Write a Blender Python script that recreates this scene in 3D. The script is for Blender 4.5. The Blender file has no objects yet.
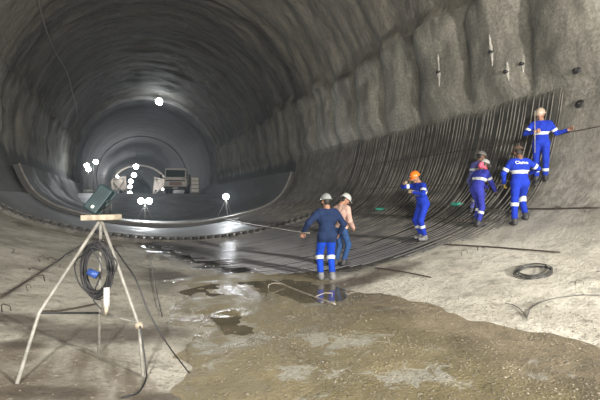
import bpy, bmesh, math, random
import numpy as np
from mathutils import Vector, Matrix

random.seed(7)
scene = bpy.context.scene
COL = scene.collection

# ------------------------------------------------------------------ camera
F_PX = 400.0
YAW = math.atan(169.0 / F_PX)
CAM = Vector((-2.15, 0.0, 1.72))
cam_d = bpy.data.cameras.new('camera')
cam_d.sensor_width = 36.0
cam_d.lens = 36.0 * F_PX / 600.0
cam_d.clip_end = 600
cam = bpy.data.objects.new('camera', cam_d)
COL.objects.link(cam)
cam.location = CAM
cam.rotation_euler = (math.pi / 2, 0, -YAW)
scene.camera = cam
RV = Vector((math.cos(YAW), -math.sin(YAW), 0))
FV = Vector((math.sin(YAW), math.cos(YAW), 0))

# ------------------------------------------------------------------ world, large lights, exposure
world = bpy.data.worlds.new('world')
scene.world = world
world.use_nodes = True
world.node_tree.nodes['Background'].inputs[0].default_value = (0.62, 0.66, 0.72, 1)
world.node_tree.nodes['Background'].inputs[1].default_value = 0.5
# dusty air
_vs = world.node_tree.nodes.new('ShaderNodeVolumeScatter')
_vs.inputs['Color'].default_value = (.80, .90, 1.0, 1)
_vs.inputs['Density'].default_value = .0018
_vs.inputs['Anisotropy'].default_value = .35
world.node_tree.links.new(_vs.outputs[0], world.node_tree.nodes['World Output'].inputs['Volume'])
scene.view_settings.view_transform = 'Standard'
scene.view_settings.look = 'None'
scene.view_settings.gamma = 1
scene.view_settings.use_curve_mapping = False
scene.view_settings.exposure = 0.12
scene.cycles.use_denoising = True


def area_light(name, loc, target, size, energy, color):
    l = bpy.data.lights.new(name, 'AREA')
    l.shape = 'DISK'
    l.size = size
    l.energy = energy
    l.color = color
    o = bpy.data.objects.new(name, l)
    COL.objects.link(o)
    o.location = loc
    o.rotation_euler = (Vector(target) - Vector(loc)).to_track_quat('-Z', 'Y').to_euler()
    return o


# work lights standing behind the photographer
area_light('work_light', (-4.2, -5.0, 3.4), (2.0, 10, 5.5), 0.6, 1700, (1.0, 0.96, 0.89))
area_light('work_light', (5.2, -4.5, 3.6), (2.0, 9, 3.0), 0.6, 1800, (1.0, 0.95, 0.87))

# ------------------------------------------------------------------ tunnel shape
CZ = 5.7
_half = [(0, 0), (1.5, .075), (3, .3), (4.6, .70), (5.7, 1.08), (6.5, 1.55), (7.1, 2.2), (7.55, 3.2), (7.85, 4.4), (8.0, 5.7)]
_arc = [(8 * math.cos(a), CZ + 8 * math.sin(a)) for a in np.linspace(0, math.pi / 2, 12)[1:]]
_pts = np.array([(-1.5, .075)] + _half + _arc + [(-_arc[-2][0], _arc[-2][1])])
_dense = []
for i in range(1, len(_pts) - 2):
    p0, p1, p2, p3 = _pts[i - 1:i + 3]
    for t in np.linspace(0, 1, 24, endpoint=False):
        _dense.append(.5 * ((2 * p1) + (-p0 + p2) * t + (2 * p0 - 5 * p1 + 4 * p2 - p3) * t * t + (-p0 + 3 * p1 - 3 * p2 + p3) * t ** 3))
_dense.append(_pts[-2])
_dense = np.array(_dense)
_th = np.arctan2(_dense[:, 0], CZ - _dense[:, 1])
_th[0] = 0
_th[-1] = math.pi
_r = np.hypot(_dense[:, 0], CZ - _dense[:, 1])
_s = np.concatenate([[0], np.cumsum(np.hypot(*np.diff(_dense, axis=0).T))])
S_MAX = _s[-1]


def r_of(th):
    return np.interp(np.abs(th), _th, _r)


def s_of(th):
    return np.sign(th) * np.interp(np.abs(th), _th, _s)


def th_of_s(s):
    return np.sign(s) * np.interp(np.abs(s), _s, _th)


_rng = np.random.RandomState(3)
_tab = _rng.rand(256, 256)


def vnoise(x, y):
    xi = np.floor(x).astype(int)
    yi = np.floor(y).astype(int)
    fx = x - xi
    fy = y - yi
    fx = fx * fx * (3 - 2 * fx)
    fy = fy * fy * (3 - 2 * fy)
    a = _tab[xi % 256, yi % 256]
    b = _tab[(xi + 1) % 256, yi % 256]
    c = _tab[xi % 256, (yi + 1) % 256]
    d = _tab[(xi + 1) % 256, (yi + 1) % 256]
    return (a * (1 - fx) + b * fx) * (1 - fy) + (c * (1 - fx) + d * fx) * fy - .5


def fbm(x, y, o=4):
    v = 0
    a = 1.0
    for k in range(o):
        v = v + a * vnoise(x * 2 ** k + 17.3 * k, y * 2 ** k + 9.1 * k)
        a *= .5
    return v


def sst(lo, hi, v):
    t = np.clip((v - lo) / (hi - lo), 0, 1)
    return t * t * (3 - 2 * t)


def disp(th, Y):
    """inward displacement of the sprayed concrete"""
    th = np.asarray(th, float)
    Y = np.asarray(Y, float)
    r = r_of(th)
    s = s_of(th)
    z = CZ - r * np.cos(th)
    right = (th > 0).astype(float)
    up = sst(4.4, 5.6, z)
    d = fbm(s * .7, Y * .7) * (.03 + .14 * up)
    d = d + fbm(s * 2.3 + 40, Y * 2.3, 3) * (.02 + .04 * up)
    ceil = sst(7.0, 8.5, z)
    d = d + fbm(s * .22 + 5, Y * 1.3, 3) * .22 * ceil
    n = .9 * vnoise(Y * .45 + 3, s * 0 + 2.5)
    g = np.sqrt(np.abs(np.sin(math.pi * (Y - 7.5 + .25 * vnoise(Y * .9, z * .4)) / 2.25)) + 1e-6)
    top = 7.3 + n + .7 * g + 4.5 * (1 - sst(7.2, 9.0, Y))
    ledge = sst(4.45, 5.3, z) * (1 - sst(top, top + .45, z))
    amp = .5 * right + .2 * (1 - right)
    d = d + amp * ledge * (.12 + .88 * g)
    d = d + .16 * (1 - sst(22.9, 23.2, Y + .5 * vnoise(s * .3, s * 0 + 7.7))) * sst(7.0, 9.0, z)
    return d


def surf(th, Y, off=0.0):
    r = r_of(th) - disp(th, Y) - off
    return np.sin(th) * r, CZ - np.cos(th) * r


def mud_z(x, y):
    x = np.asarray(x, float)
    y = np.asarray(y, float)
    lvl = .085 + np.maximum(0, 6.2 - y) * .028 * sst(-1.6, 2.6, x)
    lvl = lvl - .06 * np.exp(-((x - .9) / .6) ** 2 - ((y - 6.2) / .8) ** 2)
    return lvl + fbm(x * .8 + 3, y * .8 + 11, 4) * .05 + fbm(x * 5, y * 5, 2) * .012


def in_mud(x, y):
    return (-2.6 < x < 3.4) and (-4 < y < 10.5)


def shell_z(x, y):
    lo, hi = -1.0, CZ
    for _ in range(40):
        m = .5 * (lo + hi)
        th = math.atan2(x, CZ - m)
        if math.hypot(x, CZ - m) > float(r_of(th) - disp(th, y)):
            lo = m
        else:
            hi = m
    return hi


def ground(x, y):
    z = shell_z(x, y)
    if in_mud(x, y):
        z = max(z, float(mud_z(x, y)))
    return z


def ray(px, py):
    return (FV + RV * ((px - 300) / F_PX) + Vector((0, 0, -(py - 200) / F_PX)))


def outside(p, off=0.0):
    th = math.atan2(p.x, CZ - p.z)
    if math.hypot(p.x, CZ - p.z) > float(r_of(th) - disp(th, p.y)) - off:
        return True
    return in_mud(p.x, p.y) and p.z < float(mud_z(p.x, p.y))


def hit(px, py, off=0.0):
    d = ray(px, py)
    t = 1.0
    while t < 120:
        if outside(CAM + d * t, off):
            break
        t += .25
    lo, hi = t - .25, t
    for _ in range(18):
        m = .5 * (lo + hi)
        if outside(CAM + d * m, off):
            hi = m
        else:
            lo = m
    return CAM + d * lo


def at(px, py, depth):
    return CAM + ray(px, py) * depth


# ------------------------------------------------------------------ materials
class G:
    def __init__(self, name):
        self.m = bpy.data.materials.new(name)
        self.m.use_nodes = True
        self.t = self.m.node_tree
        self.b = self.t.nodes['Principled BSDF']
        self.pos = None

    def n(self, kind, **kw):
        nd = self.t.nodes.new(kind)
        for k, v in kw.items():
            setattr(nd, k, v)
        return nd

    def put(self, sock, v):
        if hasattr(v, 'default_value') or hasattr(v, 'is_linked'):
            self.t.links.new(v, sock)
        elif isinstance(v, (tuple, list)) and len(v) == 3 and len(sock.default_value) == 4:
            sock.default_value = (*v, 1)
        else:
            sock.default_value = v

    def xyz(self):
        if self.pos is None:
            g = self.n('ShaderNodeNewGeometry')
            sp = self.n('ShaderNodeSeparateXYZ')
            self.t.links.new(g.outputs['Position'], sp.inputs[0])
            self.pos = (g.outputs['Position'], *sp.outputs)
        return self.pos

    def uv(self):
        return self.n('ShaderNodeTexCoord').outputs['UV']

    def obj(self):
        return self.n('ShaderNodeTexCoord').outputs['Object']

    def map(self, v, scale, loc=(0, 0, 0)):
        m = self.n('ShaderNodeMapping')
        self.put(m.inputs['Vector'], v)
        m.inputs['Scale'].default_value = scale
        m.inputs['Location'].default_value = loc
        return m.outputs[0]

    def noise(self, v, scale, detail=5, rough=.6, dist=0.0):
        nd = self.n('ShaderNodeTexNoise')
        self.put(nd.inputs['Vector'], v)
        nd.inputs['Scale'].default_value = scale
        nd.inputs['Detail'].default_value = detail
        nd.inputs['Roughness'].default_value = rough
        nd.inputs['Distortion'].default_value = dist
        return nd.outputs['Fac']

    def math(self, op, a, b=0.0):
        nd = self.n('ShaderNodeMath', operation=op)
        self.put(nd.inputs[0], a)
        self.put(nd.inputs[1], b)
        return nd.outputs[0]

    def step(self, v, lo, hi, a=0.0, b=1.0):
        nd = self.n('ShaderNodeMapRange', interpolation_type='SMOOTHSTEP')
        self.put(nd.inputs[0], v)
        nd.inputs[1].default_value = lo
        nd.inputs[2].default_value = hi
        nd.inputs[3].default_value = a
        nd.inputs[4].default_value = b
        return nd.outputs[0]

    def mix(self, f, a, b):
        nd = self.n('ShaderNodeMix', data_type='RGBA')
        self.put(nd.inputs[0], f)
        self.put(nd.inputs[6], a)
        self.put(nd.inputs[7], b)
        return nd.outputs[2]

    def bump(self, h, strength=.4, dist=.02):
        nd = self.n('ShaderNodeBump')
        nd.inputs['Strength'].default_value = strength
        nd.inputs['Distance'].default_value = dist
        self.put(nd.inputs['Height'], h)
        self.t.links.new(nd.outputs[0], self.b.inputs['Normal'])

    def done(self, color, rough=.7, metal=0.0, spec=None):
        self.put(self.b.inputs['Base Color'], color)
        self.put(self.b.inputs['Roughness'], rough)
        self.b.inputs['Metallic'].default_value = metal
        if spec is not None:
            self.b.inputs['Specular IOR Level'].default_value = spec
        return self.m


def simple(name, col, rough=.6, metal=0.0, var=.25, scale=8.0, bump=.15):
    g = G(name)
    o = g.obj()
    f = g.noise(o, scale)
    c = g.mix(g.step(f, .3, .7), tuple(x * (1 - var) for x in col), tuple(min(1, x * (1 + var)) for x in col))
    if bump:
        g.bump(g.noise(o, scale * 4), bump, .01)
    return g.done(c, rough, metal)


def emissive(name, col, strength):
    m = bpy.data.materials.new(name)
    m.use_nodes = True
    b = m.node_tree.nodes['Principled BSDF']
    b.inputs['Base Color'].default_value = (.8, .8, .8, 1)
    b.inputs['Emission Color'].default_value = (*col, 1)
    b.inputs['Emission Strength'].default_value = strength
    return m


def mat_ceiling():
    g = G('ceiling_shotcrete')
    uv = g.uv()
    f1 = g.noise(g.map(uv, (.16, 1.1, 1)), 1.0, 7, .65, .4)
    f2 = g.noise(g.map(uv, (.7, 2.6, 1)), 1.6, 6, .7)
    f3 = g.noise(g.map(uv, (.12, .10, 1)), 1.0, 3, .5)
    c = g.mix(g.step(f1, .34, .66), (.045, .042, .036), (.26, .24, .20))
    c = g.mix(g.step(f2, .45, .75, 0, .6), c, (.27, .25, .21))
    c = g.mix(g.step(f3, .45, .62, 0, .45), c, (.05, .047, .043))
    Y = g.xyz()[2]
    yn = g.math('ADD', Y, g.math('MULTIPLY', g.math('SUBTRACT', f3, .5), 3.0))
    f6 = g.noise(g.map(uv, (2.0, 4.0, 1)), 2.2, 6, .75, .3)
    c = g.mix(g.step(f6, .52, .70, 0, .65), c, (.30, .28, .24))
    c = g.mix(g.step(f6, .46, .32, 0, .7), c, (.03, .028, .025))
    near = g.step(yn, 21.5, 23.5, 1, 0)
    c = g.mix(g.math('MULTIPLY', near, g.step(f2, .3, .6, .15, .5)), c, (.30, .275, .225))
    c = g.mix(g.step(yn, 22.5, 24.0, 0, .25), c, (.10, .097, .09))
    g.bump(g.math('ADD', g.math('MULTIPLY', g.noise(g.map(uv, (.5, 1.3, 1)), 1.1, 8, .72, .5), 2.0), g.noise(g.map(uv, (1, 1.6, 1)), 5.0, 6, .7)), 1.0, .16)
    return g.done(c, .75)


def mat_wall():
    g = G('wall_shotcrete')
    p, X, Y, Z = g.xyz()
    uv = g.uv()
    f1 = g.noise(g.map(uv, (.22, 1.1, 1)), 1.0, 6, .62, .3)
    f2 = g.noise(g.map(uv, (.9, .9, 1)), .8, 6, .65)
    f3 = g.noise(g.map(uv, (2, 2, 1)), 6.0, 5, .7)
    c = g.mix(g.step(f1, .33, .66), (.12, .115, .097), (.37, .355, .305))
    c = g.mix(g.step(f2, .5, .72, 0, .7), c, (.46, .44, .385))
    c = g.mix(g.step(f3, .38, .62, .5, 0), c, (.10, .095, .08))
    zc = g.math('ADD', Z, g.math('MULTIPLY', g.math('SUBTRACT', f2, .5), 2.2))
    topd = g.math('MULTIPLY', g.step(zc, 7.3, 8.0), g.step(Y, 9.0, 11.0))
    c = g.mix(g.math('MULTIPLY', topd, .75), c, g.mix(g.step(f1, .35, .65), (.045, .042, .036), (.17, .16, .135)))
    zl = g.math('ADD', Z, g.math('MULTIPLY', g.math('SUBTRACT', f2, .5), 1.5))
    c = g.mix(g.step(zl, 2.0, 4.2, .9, 0), c, g.mix(g.step(g.noise(p, 3.5, 7, .7), .35, .65), (.24, .228, .195), (.43, .41, .355)))
    # damp dark strip along the wall base beyond the bare section
    zz = g.math('ADD', Z, g.math('MULTIPLY', g.math('SUBTRACT', f1, .5), 1.6))
    band = g.math('MULTIPLY', g.step(zz, 2.3, 2.7), g.step(zz, 4.1, 4.6, 1, 0))
    band = g.math('MULTIPLY', band, g.step(Y, 22.0, 24.0))
    c = g.mix(g.math('MULTIPLY', band, .8), c, (.035, .035, .04))
    # damp concrete behind the reinforcing bars, darkened further to paint the shade between them
    damp_shade = g.math('MULTIPLY', g.step(g.math('ADD', Z, g.math('MULTIPLY', f2, .5)), 4.5, 4.9, 1, 0), g.step(g.math('ADD', Y, g.math('MULTIPLY', f2, 1.0)), 6.9, 7.6))
    damp_shade = g.math('MULTIPLY', damp_shade, g.step(Y, 23.6, 23.8, 1, 0))
    c = g.mix(g.math('MULTIPLY', damp_shade, .85), c, (.045, .044, .041))
    g.bump(g.noise(g.map(uv, (1, 1, 1)), 4.0, 8, .75), .9, .08)
    return g.done(c, .8)


def mat_floor():
    g = G('invert_concrete')
    p, X, Y, Z = g.xyz()
    f1 = g.noise(p, .9, 7, .65, .3)
    f2 = g.noise(p, 3.5, 7, .7)
    f3 = g.noise(g.map(p, (1, .45, 1)), .55, 5, .6, .6)
    f4 = g.noise(p, 22, 3, .7)
    right = g.step(X, .3, 2.2)
    ca = g.mix(g.step(f1, .35, .62), (.36, .34, .285), (.66, .63, .55))
    cb = g.mix(g.step(f1, .3, .6), (.50, .47, .40), (.82, .79, .69))
    c = g.mix(right, ca, cb)
    c = g.mix(g.step(f2, .48, .68, 0, .6), c, (.22, .20, .165))
    brown = g.math('MULTIPLY', g.step(f3, .55, .64), g.step(X, .5, 2.5, 1, .25))
    c = g.mix(g.math('MULTIPLY', brown, .85), c, (.15, .118, .08))
    c = g.mix(g.step(f4, .58, .72, 0, .5), c, (.80, .77, .69))
    c = g.mix(g.step(f4, .42, .30, 0, .6), c, (.16, .145, .115))
    ax_ = g.math('ADD', g.math('ABSOLUTE', X), g.math('MULTIPLY', g.math('SUBTRACT', f1, .5), 1.5))
    c = g.mix(g.step(ax_, 4.8, 6.6), c, g.mix(g.step(f2, .35, .65), (.24, .228, .195), (.43, .41, .355)))
    # wet brown stains
    for (qx, qy, rx, ry) in ((108, 334, 1.0, .42), (50, 392, .42, .16), (182, 396, .5, .15), (12, 318, .5, .25), (20, 345, .3, .15), (385, 272, .9, .45), (350, 283, .8, .4), (165, 275, .8, .9)):
        h0 = hit(qx, qy)
        dx = g.math('DIVIDE', g.math('SUBTRACT', X, h0.x), rx)
        dy = g.math('DIVIDE', g.math('SUBTRACT', Y, h0.y), ry)
        dd = g.math('SQRT', g.math('ADD', g.math('MULTIPLY', dx, dx), g.math('MULTIPLY', dy, dy)))
        dd = g.math('ADD', dd, g.math('MULTIPLY', g.math('SUBTRACT', f2, .5), 1.8))
        c = g.mix(g.step(dd, .4, 1.25, .85, 0), c, (.10, .08, .058))
    # wet ground under the bars
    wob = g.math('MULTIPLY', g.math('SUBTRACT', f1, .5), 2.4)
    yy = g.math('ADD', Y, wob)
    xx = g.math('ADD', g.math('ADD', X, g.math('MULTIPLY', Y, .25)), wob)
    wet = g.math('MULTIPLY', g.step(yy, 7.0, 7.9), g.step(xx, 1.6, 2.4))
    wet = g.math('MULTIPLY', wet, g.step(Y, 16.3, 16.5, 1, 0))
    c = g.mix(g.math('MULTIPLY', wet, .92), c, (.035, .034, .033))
    rough = g.step(wet, 0, 1, .85, .22)
    g.bump(g.noise(p, 7, 8, .75), .9, .05)
    return g.done(c, rough)


def mat_mud():
    g = G('brown_mud')
    p, X, Y, Z = g.xyz()
    f1 = g.noise(p, .8, 6, .65, .5)
    f2 = g.noise(p, 14, 5, .75)
    f3 = g.noise(g.map(p, (1, 1.6, 1)), 1.3, 6, .65, .8)
    c = g.mix(g.step(f1, .35, .65), (.155, .128, .083), (.32, .268, .18))
    c = g.mix(g.step(f2, .5, .68, 0, .75), c, (.09, .078, .055))
    c = g.mix(g.step(f2, .36, .26, 0, .5), c, (.52, .47, .36))
    milky_sheen = g.math('MULTIPLY', g.step(f3, .57, .66), g.math('MULTIPLY', g.step(Y, 1.5, 2.6), g.step(X, 2.0, 1.0)))  # pale sheen of the wet mud painted into its colour
    c = g.mix(g.math('MULTIPLY', milky_sheen, .85), c, (.56, .56, .53))
    for (qx, qy, rx, ry) in ((228, 328, .55, .45), (318, 338, .35, .35), (352, 342, .5, .35), (412, 376, .6, .30), (300, 372, .4, .25), (205, 345, .2, .3)):  # milky light reflections painted on the mud at set spots
        h0 = hit(qx, qy)
        dx = g.math('DIVIDE', g.math('SUBTRACT', X, h0.x), rx)
        dy = g.math('DIVIDE', g.math('SUBTRACT', Y, h0.y), ry)
        dd = g.math('SQRT', g.math('ADD', g.math('MULTIPLY', dx, dx), g.math('MULTIPLY', dy, dy)))
        f5 = g.noise(p, 4.5, 6, .7, 1.0)
        dd = g.math('ADD', dd, g.math('MULTIPLY', g.math('SUBTRACT', f5, .5), 4.6))
        c = g.mix(g.step(dd, .30, .60, .85, 0), c, (.52, .53, .52))
    olive = g.step(g.math('ADD', X, g.math('MULTIPLY', f3, 1.5)), 1.3, 2.3, .45, 0)
    c = g.mix(olive, c, (.27, .235, .12))
    rough = g.step(f1, .40, .62, .25, .75)
    g.bump(g.math('ADD', f2, g.noise(p, 40, 4, .7)), .8, .03)
    return g.done(c, rough)


def mat_slab():
    g = G('cast_concrete')
    p, X, Y, Z = g.xyz()
    f1 = g.noise(g.map(p, (.5, .5, .5)), 1.0, 6, .6)
    f2 = g.noise(p, 6.0, 5, .6)
    c = g.mix(g.step(f1, .35, .65), (.07, .07, .07), (.16, .16, .155))
    c = g.mix(g.step(f2, .5, .7, 0, .4), c, (.07, .07, .07))
    g.bump(f2, .2, .02)
    return g.done(c, g.step(f1, .4, .6, .6, .85))


def mat_far():
    g = G('far_lining')
    p, X, Y, Z = g.xyz()
    uv = g.uv()
    f1 = g.noise(g.map(uv, (.05, .5, 1)), 1.0, 6, .6, .2)
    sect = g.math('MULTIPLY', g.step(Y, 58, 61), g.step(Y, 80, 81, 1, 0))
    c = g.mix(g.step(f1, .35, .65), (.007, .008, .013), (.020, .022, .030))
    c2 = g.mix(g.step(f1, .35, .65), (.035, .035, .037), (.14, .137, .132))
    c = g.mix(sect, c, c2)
    g.bump(f1, .4, .1)
    return g.done(c, .6)


def mat_rebar():
    g = G('rebar_steel')
    p, X, Y, Z = g.xyz()
    f = g.noise(p, 2.2, 5, .65)
    dry = g.mix(g.step(f, .35, .65), (.085, .08, .07), (.21, .197, .172))
    zz = g.math('ADD', Z, g.math('MULTIPLY', g.math('SUBTRACT', f, .5), 1.2))
    k = g.step(zz, .35, 1.3)
    c = g.mix(k, (.10, .10, .105), dry)
    return g.done(c, g.math('ADD', .28, g.math('MULTIPLY', k, .35)), .1)


M = {
    'ceiling': mat_ceiling(), 'wall': mat_wall(), 'floor': mat_floor(), 'mud': mat_mud(), 'slab': mat_slab(), 'far': mat_far(),
    'lip': simple('lip_concrete', (.16, .155, .15), .8, 0, .4, .8),
    'rebar': mat_rebar(),
    'rust': simple('rusty_bar', (.075, .058, .045), .65, .3, .4, 12),
    'pole': simple('pale_bar', (.42, .38, .32), .5, .2),
    'wire': simple('tie_wire', (.10, .10, .10), .45, .6),
    'wood': simple('weathered_wood', (.36, .31, .24), .85, 0, .35, 14),
    'tripod': simple('dusty_tube', (.29, .28, .255), .6, .1, .3, 10),
    'cable': simple('black_cable', (.022, .022, .025), .5),
    'teal': simple('teal_casing', (.012, .032, .037), .45, .1, .3, 6),
    'dark': simple('dark_metal', (.03, .03, .032), .5, .3),
    'white': simple('white_plastic', (.68, .68, .66), .45),
    'bluep': simple('blue_plastic', (.03, .08, .30), .4),
    'form': simple('formwork_board', (.16, .15, .135), .75, 0, .4, 3),
    'tooth': simple('formwork_tooth', (.05, .048, .045), .7),
    'lamp': emissive('lamp_lens', (.93, .98, 1.0), 25),
    'paint': simple('truck_paint', (.80, .78, .72), .4, 0, .1),
    'pinkp': simple('truck_grille', (.38, .24, .22), .5),
    'glass': simple('truck_glass', (.03, .05, .05), .12, 0, .1, 3, 0),
    'tyre': simple('tyre_rubber', (.02, .02, .02), .8),
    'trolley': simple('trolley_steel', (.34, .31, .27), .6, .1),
    'gantry': simple('gantry_steel', (.66, .60, .52), .6, 0, .2, .5),
    'calcite': simple('calcite', (.62, .60, .55), .8),
    'ledge': simple('ramp_fill', (.16, .16, .165), .6, 0, .4, .6),
    'greenp': simple('green_plastic', (.03, .30, .22), .35),
    'skin': simple('skin', (.36, .19, .125), .55, 0, .1), 'skin2': simple('skin_dark', (.20, .10, .065), .55, 0, .1),
    'hair': simple('hair', (.02, .016, .014), .6), 'eye': simple('eye', (.5, .5, .48), .2, 0, .05), 'lip_skin': simple('lips', (.30, .11, .09), .5),
    'ygl': simple('yellow_glove', (.62, .44, .08), .8), 'dgl': simple('dark_glove', (.05, .05, .05), .8), 'tgl': simple('tan_glove', (.42, .32, .22), .8),
    'boot': simple('boot_rubber', (.045, .045, .05), .6), 'gboot': simple('grey_boot', (.20, .20, .21), .7),
    'refl': simple('reflective_tape', (.68, .72, .70), .35, .1, .12),
}


def cloth(name, col):
    g = G(name)
    o = g.obj()
    f = g.noise(o, 6, 5, .6)
    c = g.mix(g.step(f, .3, .7), tuple(x * .72 for x in col), col)
    g.bump(g.noise(g.map(o, (1, 1, .6)), 14, 3, .5, .8), .9, .03)
    return g.done(c, .85, spec=.2)


M['blue'] = cloth('royal_blue_cloth', (.016, .048, .50))
M['blue2'] = cloth('bright_blue_trousers', (.012, .075, .60))
M['lilac'] = cloth('lilac_cloth', (.14, .15, .48))
M['violet'] = cloth('violet_blue_cloth', (.045, .055, .42))
M['navy'] = cloth('navy_cloth', (.018, .036, .10))
M['peach'] = cloth('peach_cloth', (.66, .44, .37))
M['jeans'] = cloth('denim', (.035, .09, .24))
M['pink'] = cloth('pink_cloth', (.80, .16, .26))
M['black'] = cloth('black_cloth', (.015, .015, .02))


def water():
    g = G('muddy_water')
    p = g.xyz()[0]
    f = g.noise(p, 1.1, 4)
    c = g.mix(g.step(f, .35, .65), (.10, .088, .06), (.19, .16, .105))
    g.bump(g.noise(p, 6, 3), .08, .01)
    return g.done(c, .04)


M['water'] = water()


# ------------------------------------------------------------------ mesh helpers
def link(name, me, mats, parent=None, smooth=True):
    o = bpy.data.objects.new(name, me)
    for m in (mats if isinstance(mats, (list, tuple)) else [mats]):
        if m.name not in [x.name for x in me.materials]:
            me.materials.append(m)
    COL.objects.link(o)
    if parent is not None:
        o.parent = parent
    if smooth and len(me.polygons):
        me.polygons.foreach_set('use_smooth', [True] * len(me.polygons))
    return o


def mesh(name, v, f, mats, parent=None, smooth=False):
    me = bpy.data.meshes.new(name)
    me.from_pydata([tuple(map(float, p)) for p in v], [], [tuple(map(int, q)) for q in f])
    me.update()
    return link(name, me, mats, parent, smooth)


def tag(o, label, cat=None, group=None, kind=None):
    o['label'] = label
    if cat:
        o['category'] = cat
    if group:
        o['group'] = group
    if kind:
        o['kind'] = kind
    return o


def empty(name, loc, rz=0.0):
    o = bpy.data.objects.new(name, None)
    COL.objects.link(o)
    o.location = loc
    o.rotation_euler = (0, 0, rz)
    o.empty_display_size = .1
    return o


def box_vf(c, d, R=None, taper=1.0):
    v = []
    for sz in (-1, 1):
        for sx, sy in ((-1, -1), (1, -1), (1, 1), (-1, 1)):
            k = taper if sz > 0 else 1.0
            p = Vector((sx * d[0] / 2 * k, sy * d[1] / 2 * k, sz * d[2] / 2))
            if R is not None:
                p = R @ p
            v.append(Vector(c) + p)
    f = [(3, 2, 1, 0), (4, 5, 6, 7), (0, 1, 5, 4), (1, 2, 6, 5), (2, 3, 7, 6), (3, 0, 4, 7)]
    return v, f


def box(name, c, d, mat, parent=None, R=None, bevel=0.0, taper=1.0):
    v, f = box_vf(c, d, R, taper)
    if not bevel:
        return mesh(name, v, f, mat, parent)
    bm = bmesh.new()
    vs = [bm.verts.new(p) for p in v]
    for q in f:
        bm.faces.new([vs[i] for i in q])
    bmesh.ops.bevel(bm, geom=list(bm.edges), offset=bevel, segments=2, affect='EDGES', profile=.5)
    me = bpy.data.meshes.new(name)
    bm.to_mesh(me)
    bm.free()
    return link(name, me, mat, parent, False)


def tube_vf(pts, r, n=8, cap=True, r2=None):
    pts = [Vector(p) for p in pts]
    v, f = [], []
    t0 = (pts[1] - pts[0]).normalized()
    a = Vector((0, 0, 1)) if abs(t0.z) < .9 else Vector((1, 0, 0))
    u = t0.cross(a).normalized()
    for i, p in enumerate(pts):
        if i == 0:
            t = t0
        elif i == len(pts) - 1:
            t = (pts[i] - pts[i - 1]).normalized()
        else:
            t = (pts[i + 1] - pts[i - 1]).normalized()
        u = (u - t * u.dot(t))
        u = u.normalized() if u.length > 1e-6 else t.orthogonal().normalized()
        w = t.cross(u)
        rr = r if r2 is None else r + (r2 - r) * i / (len(pts) - 1)
        for k in range(n):
            an = 2 * math.pi * k / n
            v.append(p + u * (rr * math.cos(an)) + w * (rr * math.sin(an)))
    for i in range(len(pts) - 1):
        for k in range(n):
            f.append((i * n + k, i * n + (k + 1) % n, (i + 1) * n + (k + 1) % n, (i + 1) * n + k))
    if cap:
        f.append(tuple(range(n - 1, -1, -1)))
        b = (len(pts) - 1) * n
        f.append(tuple(range(b, b + n)))
    return v, f


def tube(name, pts, r, mat, parent=None, n=8, r2=None, smooth=True):
    v, f = tube_vf(pts, r, n, True, r2)
    return mesh(name, v, f, mat, parent, smooth)


def lathe(name, prof, mat, parent=None, n=20, M4=None, smooth=True):
    v, f = [], []
    for (r, z) in prof:
        for k in range(n):
            a = 2 * math.pi * k / n
            p = Vector((r * math.cos(a), r * math.sin(a), z))
            v.append(M4 @ p if M4 else p)
    for i in range(len(prof) - 1):
        for k in range(n):
            f.append((i * n + k, i * n + (k + 1) % n, (i + 1) * n + (k + 1) % n, (i + 1) * n + k))
    return mesh(name, v, f, mat, parent, smooth)


def spline(pts, n=8):
    P = [Vector(p) for p in pts]
    P = [P[0] * 2 - P[1]] + P + [P[-1] * 2 - P[-2]]
    out = []
    for i in range(1, len(P) - 2):
        p0, p1, p2, p3 = P[i - 1:i + 3]
        for k in range(n):
            t = k / n
            out.append(.5 * ((2 * p1) + (p2 - p0) * t + (2 * p0 - 5 * p1 + 4 * p2 - p3) * t * t + (3 * p1 - p0 - 3 * p2 + p3) * t ** 3))
    out.append(P[-2])
    return out


def basis(y, up=(0, 0, 1)):
    """matrix whose +Y is y and +Z is near up"""
    y = Vector(y).normalized()
    x = y.cross(Vector(up)).normalized()
    z = x.cross(y)
    return Matrix((x, y, z)).transposed()


# ------------------------------------------------------------------ the tunnel shell
S = np.concatenate([np.linspace(-S_MAX, -7.6, 118, endpoint=False), np.linspace(-7.6, 7.6, 140, endpoint=False), np.linspace(7.6, S_MAX, 118)])
TH = th_of_s(S)
Y_A = 50.0
YS = np.concatenate([np.linspace(-9, 4, 60, endpoint=False), np.linspace(4, 26, 230, endpoint=False), np.linspace(26, Y_A, 90)])


def shell_piece(name, i0, i1, mat, flat_from=None):
    th, yy = np.meshgrid(TH[i0:i1 + 1], YS, indexing='ij')
    x, z = surf(th, yy)
    nv = th.shape
    V = np.stack([x, yy, z], -1).reshape(-1, 3)
    idx = np.arange(nv[0] * nv[1]).reshape(nv)
    q = np.stack([idx[:-1, :-1], idx[1:, :-1], idx[1:, 1:], idx[:-1, 1:]], -1).reshape(-1, 4)
    me = bpy.data.meshes.new(name)
    me.from_pydata(V.tolist(), [], q.tolist())
    uvl = me.uv_layers.new(name='UVMap')
    ss, _ = np.meshgrid(S[i0:i1 + 1], YS, indexing='ij')
    UV = np.stack([ss, yy], -1).reshape(-1, 2)
    uvl.data.foreach_set('uv', UV[q.reshape(-1)].reshape(-1))
    me.update()
    o = link(name, me, mat)
    o['kind'] = 'structure'
    return o


def s_index(s):
    return int(np.argmin(np.abs(S - s)))


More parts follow.
